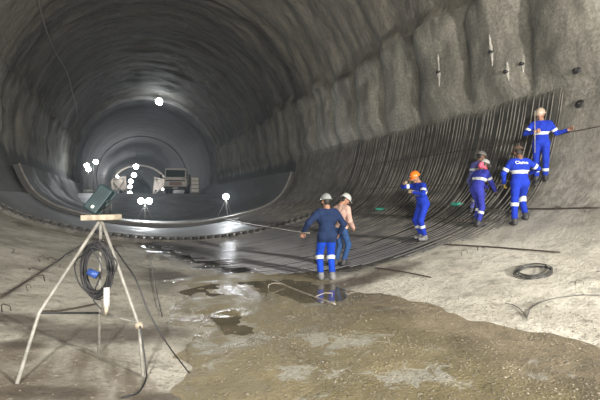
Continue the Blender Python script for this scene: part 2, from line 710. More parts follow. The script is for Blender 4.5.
s_floor = float(np.interp(6.6, _dense[:120, 0], _s[:120]))
s_wall = float(_s[np.argmin(np.abs(_dense[:, 1] - 8.0) + (np.arange(len(_dense)) < 150) * 9)])
iL, iR = s_index(-s_floor), s_index(s_floor)
jL, jR = s_index(-s_wall), s_index(s_wall)
tag(shell_piece('floor', iL, iR, M['floor']), 'curved concrete tunnel invert with pale dusty and wet patches')
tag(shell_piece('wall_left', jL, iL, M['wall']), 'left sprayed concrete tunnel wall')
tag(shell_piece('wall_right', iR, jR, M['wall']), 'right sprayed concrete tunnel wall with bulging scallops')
# the crown is one piece joining both springings
def crown():
    ia = list(range(jR, len(S)))
    ib = list(range(1, jL + 1))
    th = np.concatenate([TH[ia], TH[ib] + 2 * math.pi])
    s = np.concatenate([S[ia], S[ib] + 2 * S_MAX])
    t2, yy = np.meshgrid(th, YS, indexing='ij')
    tw = np.where(t2 > math.pi, t2 - 2 * math.pi, t2)
    x, z = surf(tw, yy)
    # blend the two noise fields over the crown line
    V = np.stack([x, yy, z], -1)
    k = len(ia) - 1
    for a in range(1, 13):
        w = .5 * (1 - a / 13)
        up, dn = V[k + a].copy(), V[k - a].copy()
        mx = np.array([-1, 1, 1])
        V[k + a] = up * (1 - w) + dn * mx * w
        V[k - a] = dn * (1 - w) + up * mx * w
    V[k, :, 0] = 0
    V[k, :, 2] = .5 * (V[k - 1, :, 2] + V[k + 1, :, 2])
    nv = t2.shape
    V = V.reshape(-1, 3)
    idx = np.arange(nv[0] * nv[1]).reshape(nv)
    q = np.stack([idx[:-1, :-1], idx[1:, :-1], idx[1:, 1:], idx[:-1, 1:]], -1).reshape(-1, 4)
    me = bpy.data.meshes.new('ceiling')
    me.from_pydata(V.tolist(), [], q.tolist())
    uvl = me.uv_layers.new(name='UVMap')
    ss, _ = np.meshgrid(s, YS, indexing='ij')
    UV = np.stack([ss, yy], -1).reshape(-1, 2)
    uvl.data.foreach_set('uv', UV[q.reshape(-1)].reshape(-1))
    me.update()
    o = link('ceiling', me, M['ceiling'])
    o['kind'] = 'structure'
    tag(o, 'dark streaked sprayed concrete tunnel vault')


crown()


def ring_mesh(name, y0, y1, off0, off1, mat, ny=2, face=None, s0=-S_MAX, s1=S_MAX, ns=120, thick=None):
    """a lining sleeve: profile moved inwards by off"""
    ss = np.linspace(s0, s1, ns)
    th = th_of_s(ss)
    rows, uvs = [], []
    if face is not None:      # end face towards the camera
        r = r_of(th) - face
        rows.append(np.stack([np.sin(th) * r, np.full(ns, y0), CZ - np.cos(th) * r], -1))
        uvs.append(np.stack([ss, np.full(ns, y0 - .3)], -1))
    for y in np.linspace(y0, y1, ny):
        k = (y - y0) / (y1 - y0)
        r = r_of(th) - (off0 + (off1 - off0) * k)
        rows.append(np.stack([np.sin(th) * r, np.full(ns, y), CZ - np.cos(th) * r], -1))
        uvs.append(np.stack([ss, np.full(ns, y)], -1))
    V = np.concatenate(rows)
    UV = np.concatenate(uvs)
    f = []
    for j in range(len(rows) - 1):
        for i in range(ns - 1):
            f.append((j * ns + i, j * ns + i + 1, (j + 1) * ns + i + 1, (j + 1) * ns + i))
    o = mesh(name, V, f, mat)
    uvl = o.data.uv_layers.new(name='UVMap')
    uvl.data.foreach_set('uv', UV[np.array(f).reshape(-1)].reshape(-1))
    o['kind'] = 'structure'
    return o


tag(ring_mesh('trim_1', Y_A - .6, Y_A + 4, .35, .35, M['lip'], 2, face=-.2), 'pale lip where the vault lining starts')
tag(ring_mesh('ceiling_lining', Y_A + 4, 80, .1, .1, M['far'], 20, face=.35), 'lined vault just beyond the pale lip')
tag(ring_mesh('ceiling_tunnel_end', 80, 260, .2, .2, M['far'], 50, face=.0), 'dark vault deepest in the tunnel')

# blinding layer behind the stop-end form, then the finished slab
Y_C, Y_S = 16.4, 23.7
tag(ring_mesh('floor_blinding', Y_C, Y_S, .17, .17, M['slab'], 12, face=-.1, s0=-7.4, s1=7.4, ns=90), 'smooth grey concrete layer behind the toothed form')
tag(ring_mesh('floor_slab', Y_S, 60, .40, .40, M['slab'], 30, face=.1, s0=-9.0, s1=9.0, ns=110), 'finished curved concrete slab with a pale strip painting its lit end edge')
sl = bpy.data.objects['floor_slab']
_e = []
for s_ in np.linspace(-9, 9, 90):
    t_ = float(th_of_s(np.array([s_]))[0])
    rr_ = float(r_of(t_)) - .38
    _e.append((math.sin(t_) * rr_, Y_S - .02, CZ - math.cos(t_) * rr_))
tube('painted_lit_edge', _e, .04, M['trolley'], sl, 8)  # pale strip added to paint the floodlight falling on the slab rim
# top edges of the slab run back to the wall
for sgn in (-1, 1):
    th = float(th_of_s(np.array([9.0 * sgn]))[0])
    v = []
    for y in (Y_S, 60):
        for off in (.40, .10):
            r = float(r_of(th)) - off
            v.append((math.sin(th) * r, y, CZ - math.cos(th) * r))
    e = mesh('slab_top', v, [(0, 1, 3, 2)], M['slab'], sl)

# access ramp up to the road level
def ramp():
    v, f = [], []
    ys = np.linspace(29, 46, 18).tolist() + [60, 100, 160, 260]
    nx = 21
    for y in ys:
        k = float(sst(29, 44, np.array(y)))
        z = .35 + 2.05 * k
        # half width where the level meets the slab
        zz = z + 0.0
        hw = float(np.interp(zz - .40, _dense[:200, 1], _dense[:200, 0])) + .1
        for i in range(nx):
            x = -hw + 2 * hw * i / (nx - 1)
            v.append((x, y, z + .05 * float(fbm(np.array(x * .6), np.array(y * .6)))))
    for j in range(len(ys) - 1):
        for i in range(nx - 1):
            f.append((j * nx + i, j * nx + i + 1, (j + 1) * nx + i + 1, (j + 1) * nx + i))
    o = mesh('floor_ramp', v, f, M['ledge'], None, True)
    tag(o, 'dark fill ramp rising from the slab to road level', kind='structure')


ramp()
ROAD_Z = 2.40

# mud lying in the bottom of the invert
def mud():
    xs = np.linspace(-2.6, 3.4, 150)
    ys = np.linspace(-4, 10.5, 300)
    X, Yg = np.meshgrid(xs, ys, indexing='ij')
    Z = mud_z(X, Yg)
    edge = np.minimum(sst(-2.6, -2.0, X), sst(3.4, 2.9, X)) * sst(10.5, 8.5, Yg)
    Z = Z - (1 - edge) * .3
    V = np.stack([X, Yg, Z], -1).reshape(-1, 3)
    idx = np.arange(V.shape[0]).reshape(X.shape)
    q = np.stack([idx[:-1, :-1], idx[1:, :-1], idx[1:, 1:], idx[:-1, 1:]], -1).reshape(-1, 4)
    o = mesh('floor_mud', V, q, M['mud'], None, True)
    tag(o, 'brown gravelly mud spread along the tunnel floor', kind='structure')


mud()


def puddle():
    c = (.6, 6.0)
    n = 48
    v = [(c[0], c[1], .068)]
    for k in range(n):
        a = 2 * math.pi * k / n
        rx = 2.3 * (1 + .25 * math.sin(3 * a + 1))
        ry = 2.6 * (1 + .2 * math.sin(2 * a))
        v.append((c[0] + rx * math.cos(a), c[1] + ry * math.sin(a), .068))
    f = [(0, 1 + k, 1 + (k + 1) % n) for k in range(n)]
    o = mesh('puddle', v, f, M['water'])
    tag(o, 'shallow muddy water puddle in front of the workers', 'puddle', kind='stuff')


puddle()


def gravel():
    rnd = random.Random(5)
    t = (1 + 5 ** .5) / 2
    iv = np.array([(-1, t, 0), (1, t, 0), (-1, -t, 0), (1, -t, 0), (0, -1, t), (0, 1, t), (0, -1, -t), (0, 1, -t), (t, 0, -1), (t, 0, 1), (-t, 0, -1), (-t, 0, 1)]) / 1.9
    fc = np.array([(0, 11, 5), (0, 5, 1), (0, 1, 7), (0, 7, 10), (0, 10, 11), (1, 5, 9), (5, 11, 4), (11, 10, 2), (10, 7, 6), (7, 1, 8), (3, 9, 4), (3, 4, 2), (3, 2, 6), (3, 6, 8), (3, 8, 9), (4, 9, 5), (2, 4, 11), (6, 2, 10), (8, 6, 7), (9, 8, 1)])
    N = 9000
    rg = np.random.RandomState(11)
    near = np.arange(N) < 6500
    x = np.where(near, rg.uniform(-1.8, 3.0, N), rg.uniform(-4.5, 5.0, N))
    y = np.where(near, 1.2 + 6.5 * rg.rand(N) ** 1.3, rg.uniform(1.5, 12, N))
    th = np.arctan2(x, CZ - x * x / 30)
    sx, sz = surf(th, y)
    inm = (x > -2.0) & (x < 2.9) & (y < 8.5)
    z = np.where(inm, np.maximum(mud_z(x, y), sz), sz)
    rr = rg.uniform(.004, .011, N) * np.where(rg.rand(N) < .05, 1.6, 1)
    sc = np.stack([rr * rg.uniform(.8, 1.6, N), rr, rr * rg.uniform(.5, .9, N)], -1)
    a = rg.uniform(0, 6.3, N)
    P = iv[None] * sc[:, None, :]
    V = np.stack([P[..., 0] * np.cos(a)[:, None] - P[..., 1] * np.sin(a)[:, None] + x[:, None], P[..., 0] * np.sin(a)[:, None] + P[..., 1] * np.cos(a)[:, None] + y[:, None], P[..., 2] + z[:, None]], -1).reshape(-1, 3)
    Fa = (fc[None] + 12 * np.arange(N)[:, None, None]).reshape(-1, 3)
    me = bpy.data.meshes.new('gravel')
    me.from_pydata(V.tolist(), [], Fa.tolist())
    o = link('gravel', me, simple('gravel_stone', (.21, .185, .145), .8, 0, .5, 1.5, 0), None, False)
    tag(o, 'loose small gravel strewn over the muddy floor', 'gravel', kind='stuff')


gravel()


# ------------------------------------------------------------------ reinforcing mat
def rebar_mat():
    root = empty('rebar_mat', (0, 6.8, 0))
    tag(root, 'mat of closely spaced steel hoops curving up the right wall', 'rebar')
    rnd = random.Random(2)
    z_top = 4.5
    s_top = float(np.interp(z_top, _dense[:220, 1], _s[:220]))
    cache = {}
    y = 6.6
    k = 0
    while y < 23.5:
        if y > 16.2:
            x0 = 3.4
        elif y < 8.2:
            x0 = 4.9 - (y - 6.8) * 3.0
        else:
            x0 = .5 - (y - 8.2) * .25
        key = (round(x0 * 3) / 3, rnd.randrange(3), y > 16.2)
        if key not in cache:
            s0 = float(np.interp(abs(key[0]), _dense[:120, 0], _s[:120])) * (1 if key[0] >= 0 else -1)
            st = s_top + rnd.uniform(-.10, .10)
            ss = np.linspace(s0 + rnd.uniform(-.3, .3), st, 44)
            th = th_of_s(ss)
            pts = []
            for t_, s_ in zip(th, ss):
                r = float(r_of(t_)) - (.075 if not key[2] else .21)
                pts.append((math.sin(t_) * r, 0, CZ - math.cos(t_) * r))
            v, f = tube_vf(pts, .017, 6)
            me = bpy.data.meshes.new('hoop_bar')
            me.from_pydata([tuple(p) for p in v], [], f)
            me.materials.append(M['rebar'])
            me.polygons.foreach_set('use_smooth', [True] * len(me.polygons))
            cache[key] = me
        o = bpy.data.objects.new('hoop_bar', cache[key])
        COL.objects.link(o)
        o.parent = root
        o.location = (0, y - 6.8, 0)
        o.rotation_euler = (rnd.uniform(-.004, .004), 0, rnd.uniform(-.006, .006))
        y += rnd.choice((.10, .13, .17)) if y < 16.2 else .16
        k += 1
    for s_ in (6.0, 7.6, 8.8):
        t_ = float(th_of_s(np.array([s_]))[0])
        r = float(r_of(t_)) - .105
        p = [(math.sin(t_) * r, yy, CZ - math.cos(t_) * r) for yy in (.1, 5, 9.3)]
        tube('spacer_bar', p, .012, M['rust'], root, 6)


rebar_mat()


# ------------------------------------------------------------------ toothed stop-end form
def stop_form():
    root = empty('stop_end_form', (0, 16.3, 0))
    tag(root, 'low curved stop-end form with a row of dark teeth across the floor', 'formwork')

    def P(s, off):
        t = float(th_of_s(np.array([s]))[0])
        r = float(r_of(t)) - off
        return Vector((math.sin(t) * r, 0, CZ - math.cos(t) * r)), t
    edges = np.linspace(-7.4, 6.6, 29)
    for a, b in zip(edges[:-1], edges[1:]):
        v, f = [], []
        for s in (a + .008, b - .008):
            for off, y in ((-.04, -.06), (.15, -.06), (.15, 0.03), (-.04, .03)):
                p, _ = P(s, off)
                v.append((p.x, y, p.z))
        f = [(0, 1, 5, 4), (1, 2, 6, 5), (2, 3, 7, 6), (3, 0, 4, 7), (3, 2, 1, 0), (4, 5, 6, 7)]
        mesh('form_board', v, f, M['form'], root)
    bv, bf = box_vf((0, 0, 0), (.17, .14, .10))
    me = bpy.data.meshes.new('tooth')
    me.from_pydata([tuple(p) for p in bv], [], bf)
    me.materials.append(M['tooth'])
    for s in np.arange(-7.3, 6.55, .30):
        p, t = P(s, .20)
        o = bpy.data.objects.new('tooth', me)
        COL.objects.link(o)
        o.parent = root
        o.location = (p.x, -.03, p.z)
        o.rotation_euler = (0, -t, .35)
    pts = [P(s, .268)[0] for s in np.linspace(-7.4, 6.6, 60)]
    tube('cap_strip', [(p.x, .0, p.z) for p in pts], .022, M['form'], root, 6)


stop_form()


# ------------------------------------------------------------------ implicit-surface figures
def surface_nets(F, org, h):
    ins = F < 0
    nx, ny, nz = F.shape
    c = [(i, j, k) for i in (0, 1) for j in (0, 1) for k in (0, 1)]
    cnt = np.zeros((nx - 1, ny - 1, nz - 1), np.int8)
    for (i, j, k) in c:
        cnt += ins[i:nx - 1 + i, j:ny - 1 + j, k:nz - 1 + k]
    act = (cnt > 0) & (cnt < 8)
    ids = np.full(act.shape, -1, int)
    A = np.argwhere(act)
    ids[act] = np.arange(len(A))
    acc = np.zeros((len(A), 3))
    num = np.zeros(len(A))
    for ax in range(3):
        for (u, w) in ((0, 0), (0, 1), (1, 0), (1, 1)):
            o0 = [0, 0, 0]
            oth = [a for a in range(3) if a != ax]
            o0[oth[0]] = u
            o0[oth[1]] = w
            o1 = list(o0)
            o1[ax] = 1
            f0 = F[A[:, 0] + o0[0], A[:, 1] + o0[1], A[:, 2] + o0[2]]
            f1 = F[A[:, 0] + o1[0], A[:, 1] + o1[1], A[:, 2] + o1[2]]
            m = (f0 < 0) != (f1 < 0)
            t = np.where(m, f0 / np.where(m, f0 - f1, 1), 0)
            p = np.array(o0, float)[None, :].repeat(len(A), 0)
            p[:, ax] = t
            acc[m] += p[m]
            num[m] += 1
    V = org + h * (A + acc / num[:, None])
    quads = []
    for ax in range(3):
        oth = [(ax + 1) % 3, (ax + 2) % 3]
        sl0 = [slice(None)] * 3
        sl1 = [slice(None)] * 3
        sl0[ax] = slice(0, -1)
        sl1[ax] = slice(1, None)
        ch = ins[tuple(sl0)] != ins[tuple(sl1)]
        E = np.argwhere(ch)
        ok = (E[:, oth[0]] > 0) & (E[:, oth[1]] > 0) & (E[:, oth[0]] < F.shape[oth[0]] - 1) & (E[:, oth[1]] < F.shape[oth[1]] - 1)
        E = E[ok]
        s = ins[tuple(sl0)][E[:, 0], E[:, 1], E[:, 2]]
        q = []
        for (a, b) in ((0, 0), (-1, 0), (-1, -1), (0, -1)):
            e = E.copy()
            e[:, oth[0]] += a
            e[:, oth[1]] += b
            q.append(ids[e[:, 0], e[:, 1], e[:, 2]])
        q = np.stack(q, -1)
        q[~s] = q[~s][:, ::-1]
        quads.append(q)
    Q = np.concatenate(quads)
    Q = Q[(Q >= 0).all(1)]
    return V, Q


def prim_d(P, pr):
    a, b, ra, rb = [np.asarray(x, np.float32) for x in pr[:4]]
    ba = b - a
    L = float(ba @ ba) + 1e-9
    q = P - a
    t = np.clip((q @ ba) / L, 0, 1)
    d = np.sqrt(((q - t[..., None] * ba) ** 2).sum(-1)) - (ra + (rb - ra) * t)
    return d, t


def build_sdf(prims, h, k):
    lo = np.min([np.minimum(p[0], p[1]) - max(p[2], p[3]) for p in prims], 0) - 3 * h
    hi = np.max([np.maximum(p[0], p[1]) + max(p[2], p[3]) for p in prims], 0) + 3 * h
    n = np.ceil((hi - lo) / h).astype(int) + 1
    F = np.full(n, 9.0, np.float32)
    for p in prims:
        pad = max(p[2], p[3]) + 4 * k + 2 * h
        i0 = np.clip(np.floor((np.minimum(p[0], p[1]) - pad - lo) / h).astype(int), 0, n)
        i1 = np.clip(np.ceil((np.maximum(p[0], p[1]) + pad - lo) / h).astype(int) + 1, 0, n)
        sl = tuple(slice(a, b) for a, b in zip(i0, i1))
        ax = [lo[a] + h * np.arange(i0[a], i1[a]) for a in range(3)]
        P = np.stack(np.meshgrid(*ax, indexing='ij'), -1).astype(np.float32)
        d, _ = prim_d(P, p)
        f = F[sl]
        hh = np.clip(.5 + .5 * (f - d) / k, 0, 1)
        F[sl] = f * (1 - hh) + d * hh - k * hh * (1 - hh)
    V, Q = surface_nets(F, lo, h)
    D = np.stack([prim_d(V.astype(np.float32), p)[0] for p in prims], 1)
    T = np.stack([prim_d(V.astype(np.float32), p)[1] for p in prims], 1)
    lab = D.argmin(1)
    return V, Q, lab, T[np.arange(len(V)), lab]


def vnormals(V, Q):
    n = np.cross(V[Q[:, 2]] - V[Q[:, 0]], V[Q[:, 3]] - V[Q[:, 1]])
    N = np.zeros_like(V)
    for i in range(4):
        np.add.at(N, Q[:, i], n)
    return N / (np.linalg.norm(N, axis=1, keepdims=True) + 1e-9)


_hand_cache = {}


def hand_mesh(side, curl):
    """side +1: right hand.  wrist at origin, fingers +Y, palm faces -Z, thumb towards -X*side"""
    key = (side, curl)
    if key in _hand_cache:
        return _hand_cache[key]
    pr = []
    A = lambda *p: np.array(p, float)
    xs = (-.030, -.010, .010, .028)
    ln = (.074, .082, .076, .060)
    for x, L in zip(xs, ln):
        x = x * side
        pr.append((A(x * .5, -.01, 0), A(x, .085, 0), .015, .0125))
        p = A(x, .085, 0)
        ang = 0.0
        for seg, (fr, r) in enumerate(((.45, .0095), (.32, .0088), (.23, .0078))):
            ang += curl * (.55, 1.0, .7)[seg]
            q = p + A(0, math.cos(ang), -math.sin(ang)) * L * fr
            pr.append((p, q, r, r * .94))
            p = q
    a = A(-.022 * side, .022, -.004)
    b = A(-.050 * side, .052, -.014)
    c = b + A(-.012 * side, .026, -.008 - .012 * curl)
    d = c + A(.010 * side * curl, .020, -.010 * curl)
    pr += [(a, b, .014, .0115), (b, c, .0105, .0095), (c, d, .0095, .008)]
    V, Q, lab, t = build_sdf(pr, .0055, .006)
    _hand_cache[key] = (V, Q)
    return V, Q


_head_cache = None


def head_mesh():
    """face towards +Y, origin in the middle of the head; labels 0 skin 1 hair 2 eye 3 lip"""
    global _head_cache
    if _head_cache is not None:
        return _head_cache
    A = lambda *p: np.array(p, float)
    pr = [
        (A(0, -.025, .035), A(0, .02, .03), .082, .078),       # cranium
        (A(0, -.03, .0), A(0, .02, -.01), .074, .070),
        (A(0, .03, -.045), A(0, .055, -.085), .052, .030),     # jaw, chin
        (A(-.03, .045, .0), A(.03, .045, .0), .045, .045),     # cheeks
        (A(-.03, .078, .028), A(.03, .078, .028), .014, .014),  # brow
        (A(0, .088, .018), A(0, .112, -.020), .009, .014),     # nose
        (A(-.012, .098, -.024), A(.012, .098, -.024), .009, .009),
        (A(-.079, -.005, .012), A(-.081, -.012, -.022), .014, .010),
        (A(.079, -.005, .012), A(.081, -.012, -.022), .014, .010),
        (A(0, -.02, -.05), A(0, -.035, -.16), .056, .062),      # neck
        (A(-.018, .086, -.050), A(.018, .086, -.050), .008, .008),   # lips
        (A(-.030, .079, .008), A(-.030, .080, .008), .013, .013),    # eyes
        (A(.030, .079, .008), A(.030, .080, .008), .013, .013),
    ]
    V, Q, lab, t = build_sdf(pr, .0075, .010)
    L = np.zeros(len(V), int)
    L[(V[:, 2] > .055) & (V[:, 1] < .07)] = 1
    L[(V[:, 1] < -.045) & (V[:, 2] > -.07)] = 1
    L[lab == 10] = 3
    L[(lab == 11) | (lab == 12)] = 2
    _head_cache = (V, Q, L)
    return _head_cache


def ik(a, c, l1, l2, pole):
    a, c, pole = Vector(a), Vector(c), Vector(pole)
    d = c - a
    L = min(d.length, (l1 + l2) * .999)
    c = a + d.normalized() * L
    x = (l1 * l1 - l2 * l2 + L * L) / (2 * L)
    hh = math.sqrt(max(0, l1 * l1 - x * x))
    dn = d.normalized()
    p = pole - dn * pole.dot(dn)
    return a + dn * x + p.normalized() * hh, c


def person(label, foot, face, pose, outfit, scale=1.0, group='tunnel workers'):
    fw = (RV * face[0] + FV * face[1]).normalized()
    rz = math.atan2(-fw.x, fw.y)
    rot = Matrix.Rotation(rz, 3, 'Z')
    base = Vector(foot)
    hip_h = .915 + pose.get('crouch', 0)
    lean = pose.get('lean', 0)
    side = pose.get('side', 0)
    u = Vector((math.sin(side), math.sin(lean), math.cos(lean))).normalized()
    pel = Vector((pose.get('sway', 0), pose.get('hip_back', 0), hip_h))
    ax = Matrix.Rotation(pose.get('twist', 0), 3, 'Z') @ Vector((1, 0, 0))
    chest = pel + u * .34
    shc = pel + u * .475
    nb = pel + u * .54
    prims, names = [], []

    def add(nm, a, b, ra, rb):
        prims.append((np.array(a, float), np.array(b, float), ra, rb))
        names.append(nm)
    X = Vector((1, 0, 0))
    bulk = outfit.get('bulk', 1.0)
    add('hips', pel - X * .075, pel + X * .075, .118 * bulk, .118 * bulk)
    add('torso', pel - X * .05 + u * .14, pel + X * .05 + u * .14, .115 * bulk, .115 * bulk)
    add('torso', chest - ax * .085, chest + ax * .085, .122 * bulk, .122 * bulk)
    add('torso', shc - ax * .13, shc + ax * .13, .078 * bulk, .078 * bulk)
    add('torso', chest + u * .05, nb, .11, .062)
    add('torso', pel + u * .05, chest, .12 * bulk, .125 * bulk)
    hands, feet = [], []
    bones = {'spine': (pel, shc)}
    for sgn, nm in ((-1, 'l'), (1, 'r')):
        sh = shc + ax * (.185 * sgn) - u * .01
        w = Vector(pose['hand_' + nm])
        el, w = ik(sh, w, .295, .265, pose.get('elbow_' + nm, (sgn * .5, -.8, -.3)))
        add('uarm_' + nm, sh, el, .066 * bulk, .052 * bulk)
        add('farm_' + nm, el, w, .052 * bulk, .040)
        bones['uarm_' + nm] = (sh, el)
        bones['farm_' + nm] = (el, w)
        hands.append((sgn, nm, el, w))
        hp = pel + X * (.092 * sgn) + Vector((0, 0, -.02))
        fx, fy = pose.get('foot_' + nm, (sgn * .11, 0.0))
        wp = base + rot @ Vector((fx, fy, 0))
        gz = ground(wp.x, wp.y) - base.z + pose.get('on_bars', 0)
        gz = max(-.25, min(.25, gz))
        an = Vector((fx, fy - .03, gz + .095))
        kn, an = ik(hp, an, .435, .42, pose.get('knee_' + nm, (sgn * .12, 1, 0)))
        add('thigh_' + nm, hp, kn, .098 * bulk, .068 * bulk)
        add('shin_' + nm, kn, an, .068 * bulk, .056 * bulk)
        bones['thigh_' + nm] = (hp, kn)
        bones['shin_' + nm] = (kn, an)
        fz = gz + .042
        add('foot_' + nm, an + Vector((0, -.03, 0)) * 1.0 - Vector((0, 0, .05)), Vector((fx * 1.12, fy + .135, fz)), .048, .042)
        add('foot_' + nm, an, an - Vector((0, 0, .03)), .052, .05)
    V, Q, lab, T = build_sdf(prims, .0155, .035)
    N = vnormals(V, Q)
    names = np.array(names)
    vl = names[lab]
    spine_t = (V - np.array(pel)) @ np.array(u)
    # garments per vertex
    gar = np.full(len(V), '', dtype='U12')
    for i in range(len(V)):
        n = vl[i]
        if n.startswith('foot') or (n.startswith('shin') and T[i] > .86):
            gar[i] = 'boot_' + n[-1]
        elif n.startswith('farm') and T[i] > .94:
            gar[i] = ''
        elif n.startswith(('uarm', 'farm')):
            gar[i] = 'top'
        elif n == 'torso' or n == 'hips':
            if spine_t[i] > .545:
                gar[i] = ''
            else:
                gar[i] = 'top' if spine_t[i] > outfit.get('hem', .0) else 'low'
        else:
            gar[i] = 'low' if spine_t[i] < outfit.get('hem', .0) or outfit.get('hem', 0) >= 0 else 'top'
    if outfit['type'] == 'coverall':
        gar[(gar == 'top') | (gar == 'low')] = 'suit'
    root = empty('person', base, rz)
    root.scale = (scale,) * 3
    tag(root, label, 'person', group)
    # body: one mesh, drawn in under the clothes
    BV = V - N * np.where(gar != '', .012, 0)[:, None]
    allV, allQ, mi = [BV], [Q], [np.zeros(len(Q), int)]
    off = len(BV)
    for sgn, nm, el, w in hands:
        hv, hq = hand_mesh(sgn, pose.get('curl_' + nm, .8))
        d = (w - el).normalized()
        d = (d + Vector(pose.get('hdir_' + nm, (0, 0, 0)))).normalized()
        up = Vector(pose.get('palm_' + nm, (-sgn * 1.0, 0, 0)))     # the palm faces this way
        Mx = basis(d, -up)
        pts = (np.array(Mx) @ hv.T).T + np.array(w)
        allV.append(pts)
        allQ.append(hq + off)
        mi.append(np.full(len(hq), 4 if outfit.get('glove_' + nm) else 0))
        off += len(pts)
    hv, hq, hl = head_mesh()
    gaze = Vector(pose.get('gaze', (0, 1, 0))).normalized()
    hup = (Vector((0, 0, 1)) + u * .6).normalized()
    HM = basis(gaze, hup)
    hz = HM.col[2]
    hc = nb + (hz * .6 + u * .4).normalized() * .155 + HM.col[1] * .03
    pts = (np.array(HM) @ hv.T).T + np.array(hc)
    allV.append(pts)
    allQ.append(hq + off)
    fl = hl[hq].max(1)
    mi.append(fl)
    Vb, Qb, Mi = np.concatenate(allV), np.concatenate(allQ), np.concatenate(mi)
    me = bpy.data.meshes.new('body')
    me.from_pydata(Vb.tolist(), [], Qb.tolist())
    gl = outfit.get('glove_l') or outfit.get('glove_r') or 'dgl'
    for m in (outfit.get('skin', 'skin'), 'hair', 'eye', 'lip_skin', gl):
        me.materials.append(M[m])
    me.polygons.foreach_set('material_index', Mi.tolist())
    me.polygons.foreach_set('use_smooth', [True] * len(Qb))
    me.update()
    bo = bpy.data.objects.new('body', me)
    COL.objects.link(bo)
    bo.parent = root

    def cut(name, fmask, mat, parent, o=.0, planes=()):
        q = Q[fmask]
        if len(q) == 0:
            return None
        used, inv = np.unique(q, return_inverse=True)
        vv = V[used] + N[used] * o
        me = bpy.data.meshes.new(name)
        me.from_pydata(vv.tolist(), [], inv.reshape(q.shape).tolist())
        if planes:
            bm = bmesh.new()
            bm.from_mesh(me)
            for (pc, pn) in planes:
                bmesh.ops.bisect_plane(bm, geom=bm.verts[:] + bm.edges[:] + bm.faces[:], plane_co=pc, plane_no=pn, clear_outer=True)
            bm.to_mesh(me)
            bm.free()
        return link(name, me, M[mat], parent)
    fg = gar[Q]
    garm = {}
    nm_of = {'suit': 'coverall', 'top': outfit.get('top_name', 'jacket'), 'low': 'trousers', 'boot_l': 'boot', 'boot_r': 'boot'}
    for g in ('suit', 'top', 'low', 'boot_l', 'boot_r'):
        m = (fg == g).any(1)
        if not m.any():
            continue
        mat = outfit.get('boot', 'boot') if g.startswith('boot') else outfit[g]
        garm[g] = cut(nm_of[g], m, mat, root, {'top': .008}.get(g, .002))
    # reflective bands
    for (bone, t0, t1, g) in outfit.get('bands', ()):
        a, b = bones[bone]
        d = (b - a)
        tv = ((V - np.array(a)) @ np.array(d)) / d.length_squared
        if bone == 'spine':
            okv = (vl == 'torso') | (vl == 'hips')
        else:
            okv = vl == bone
            okv |= vl == bone.replace('shin', 'thigh').replace('farm', 'uarm')
            okv |= vl == bone.replace('thigh', 'shin').replace('uarm', 'farm')
        m = okv[Q].all(1) & (tv[Q] > t0 - .1).all(1) & (tv[Q] < t1 + .1).all(1)
        cut('reflective_band', m, 'refl', garm.get(g) or root, .013,
            ((a + d * t0, -d.normalized()), (a + d * t1, d.normalized())))
    # head wear
    if outfit.get('helmet'):
        hm = simple('helmet_shell', outfit['helmet'], .35, 0, .08, 5, .05)
        v, f = [], []
        nr, ns = 9, 28
        for j in range(nr + 1):
            a = math.pi / 2 * j / nr
            for k in range(ns):
                b = 2 * math.pi * k / ns
                rr = math.cos(a) ** .8 if a < 1.57 else 0
                ridge = .010 * math.exp(-(math.cos(b) * rr * 4) ** 2) * (a > .3)
                p = Vector((.112 * rr * math.cos(b), .132 * rr * math.sin(b) - .008, .045 + (.125 + ridge) * math.sin(a)))
                v.append(HM @ p + hc)
        for j in range(nr):
            for k in range(ns):
                f.append((j * ns + k, j * ns + (k + 1) % ns, (j + 1) * ns + (k + 1) % ns, (j + 1) * ns + k))
        h = mesh('helmet', v, f, hm, root, True)
        v, f = [], []
        for (i, z) in ((0, .048), (1, .040), (2, .034), (3, .046)):
            for k in range(ns):
                b = 2 * math.pi * k / ns
                ex = (0, .016, .016, -.004)[i]
                if i in (1, 2):
                    ex += .045 * max(0, math.sin(b)) ** 2
                v.append(HM @ Vector(((.112 + ex) * math.cos(b), (.132 + ex) * math.sin(b) - .008, z - (.012 * max(0, math.sin(b)) if i in (1, 2) else 0))) + hc)
        for i in range(3):
            for k in range(ns):
                f.append((i * ns + k, i * ns + (k + 1) % ns, (i + 1) * ns + (k + 1) % ns, (i + 1) * ns + k))
        mesh('brim', v, f, hm, h, True)
    if outfit.get('scarf'):
        v, f = [], []
        ring = []
        for k in range(25):
            b = 2 * math.pi * k / 24
            ring.append(HM @ Vector((.078 * math.cos(b), .082 * math.sin(b) - .012, -.085 - .012 * math.sin(2 * b))) + hc)
        tube('scarf', ring, .040, M[outfit['scarf']], root, 10)
        flap = [HM @ Vector((.0, -.09, .05)) + hc, HM @ Vector((.0, -.112, -.02)) + hc, HM @ Vector((0, -.105, -.10)) + hc]
        tube('neck_flap', flap, .055, M[outfit['scarf']], root, 10, .065)
    if outfit.get('text'):
        cu = bpy.data.curves.new('lettering', 'FONT')
        cu.body = outfit['text']
        cu.size = .10
        cu.align_x = 'CENTER'
        cu.extrude = .002
        cu.offset = .003
        to = bpy.data.objects.new('tmp', cu)
        COL.objects.link(to)
        dg = bpy.context.evaluated_depsgraph_get()
        me = bpy.data.meshes.new_from_object(to.evaluated_get(dg))
        bpy.data.objects.remove(to)
        lo = link('lettering', me, M['refl'], garm.get('suit') or root, False)
        # lettering follows the back surface
        up = u
        back = Vector((0, -1, 0)) - u * Vector((0, -1, 0)).dot(u)
        back.normalize()
        xr = up.cross(back)
        ctr = pel + u * .405
        vb = V
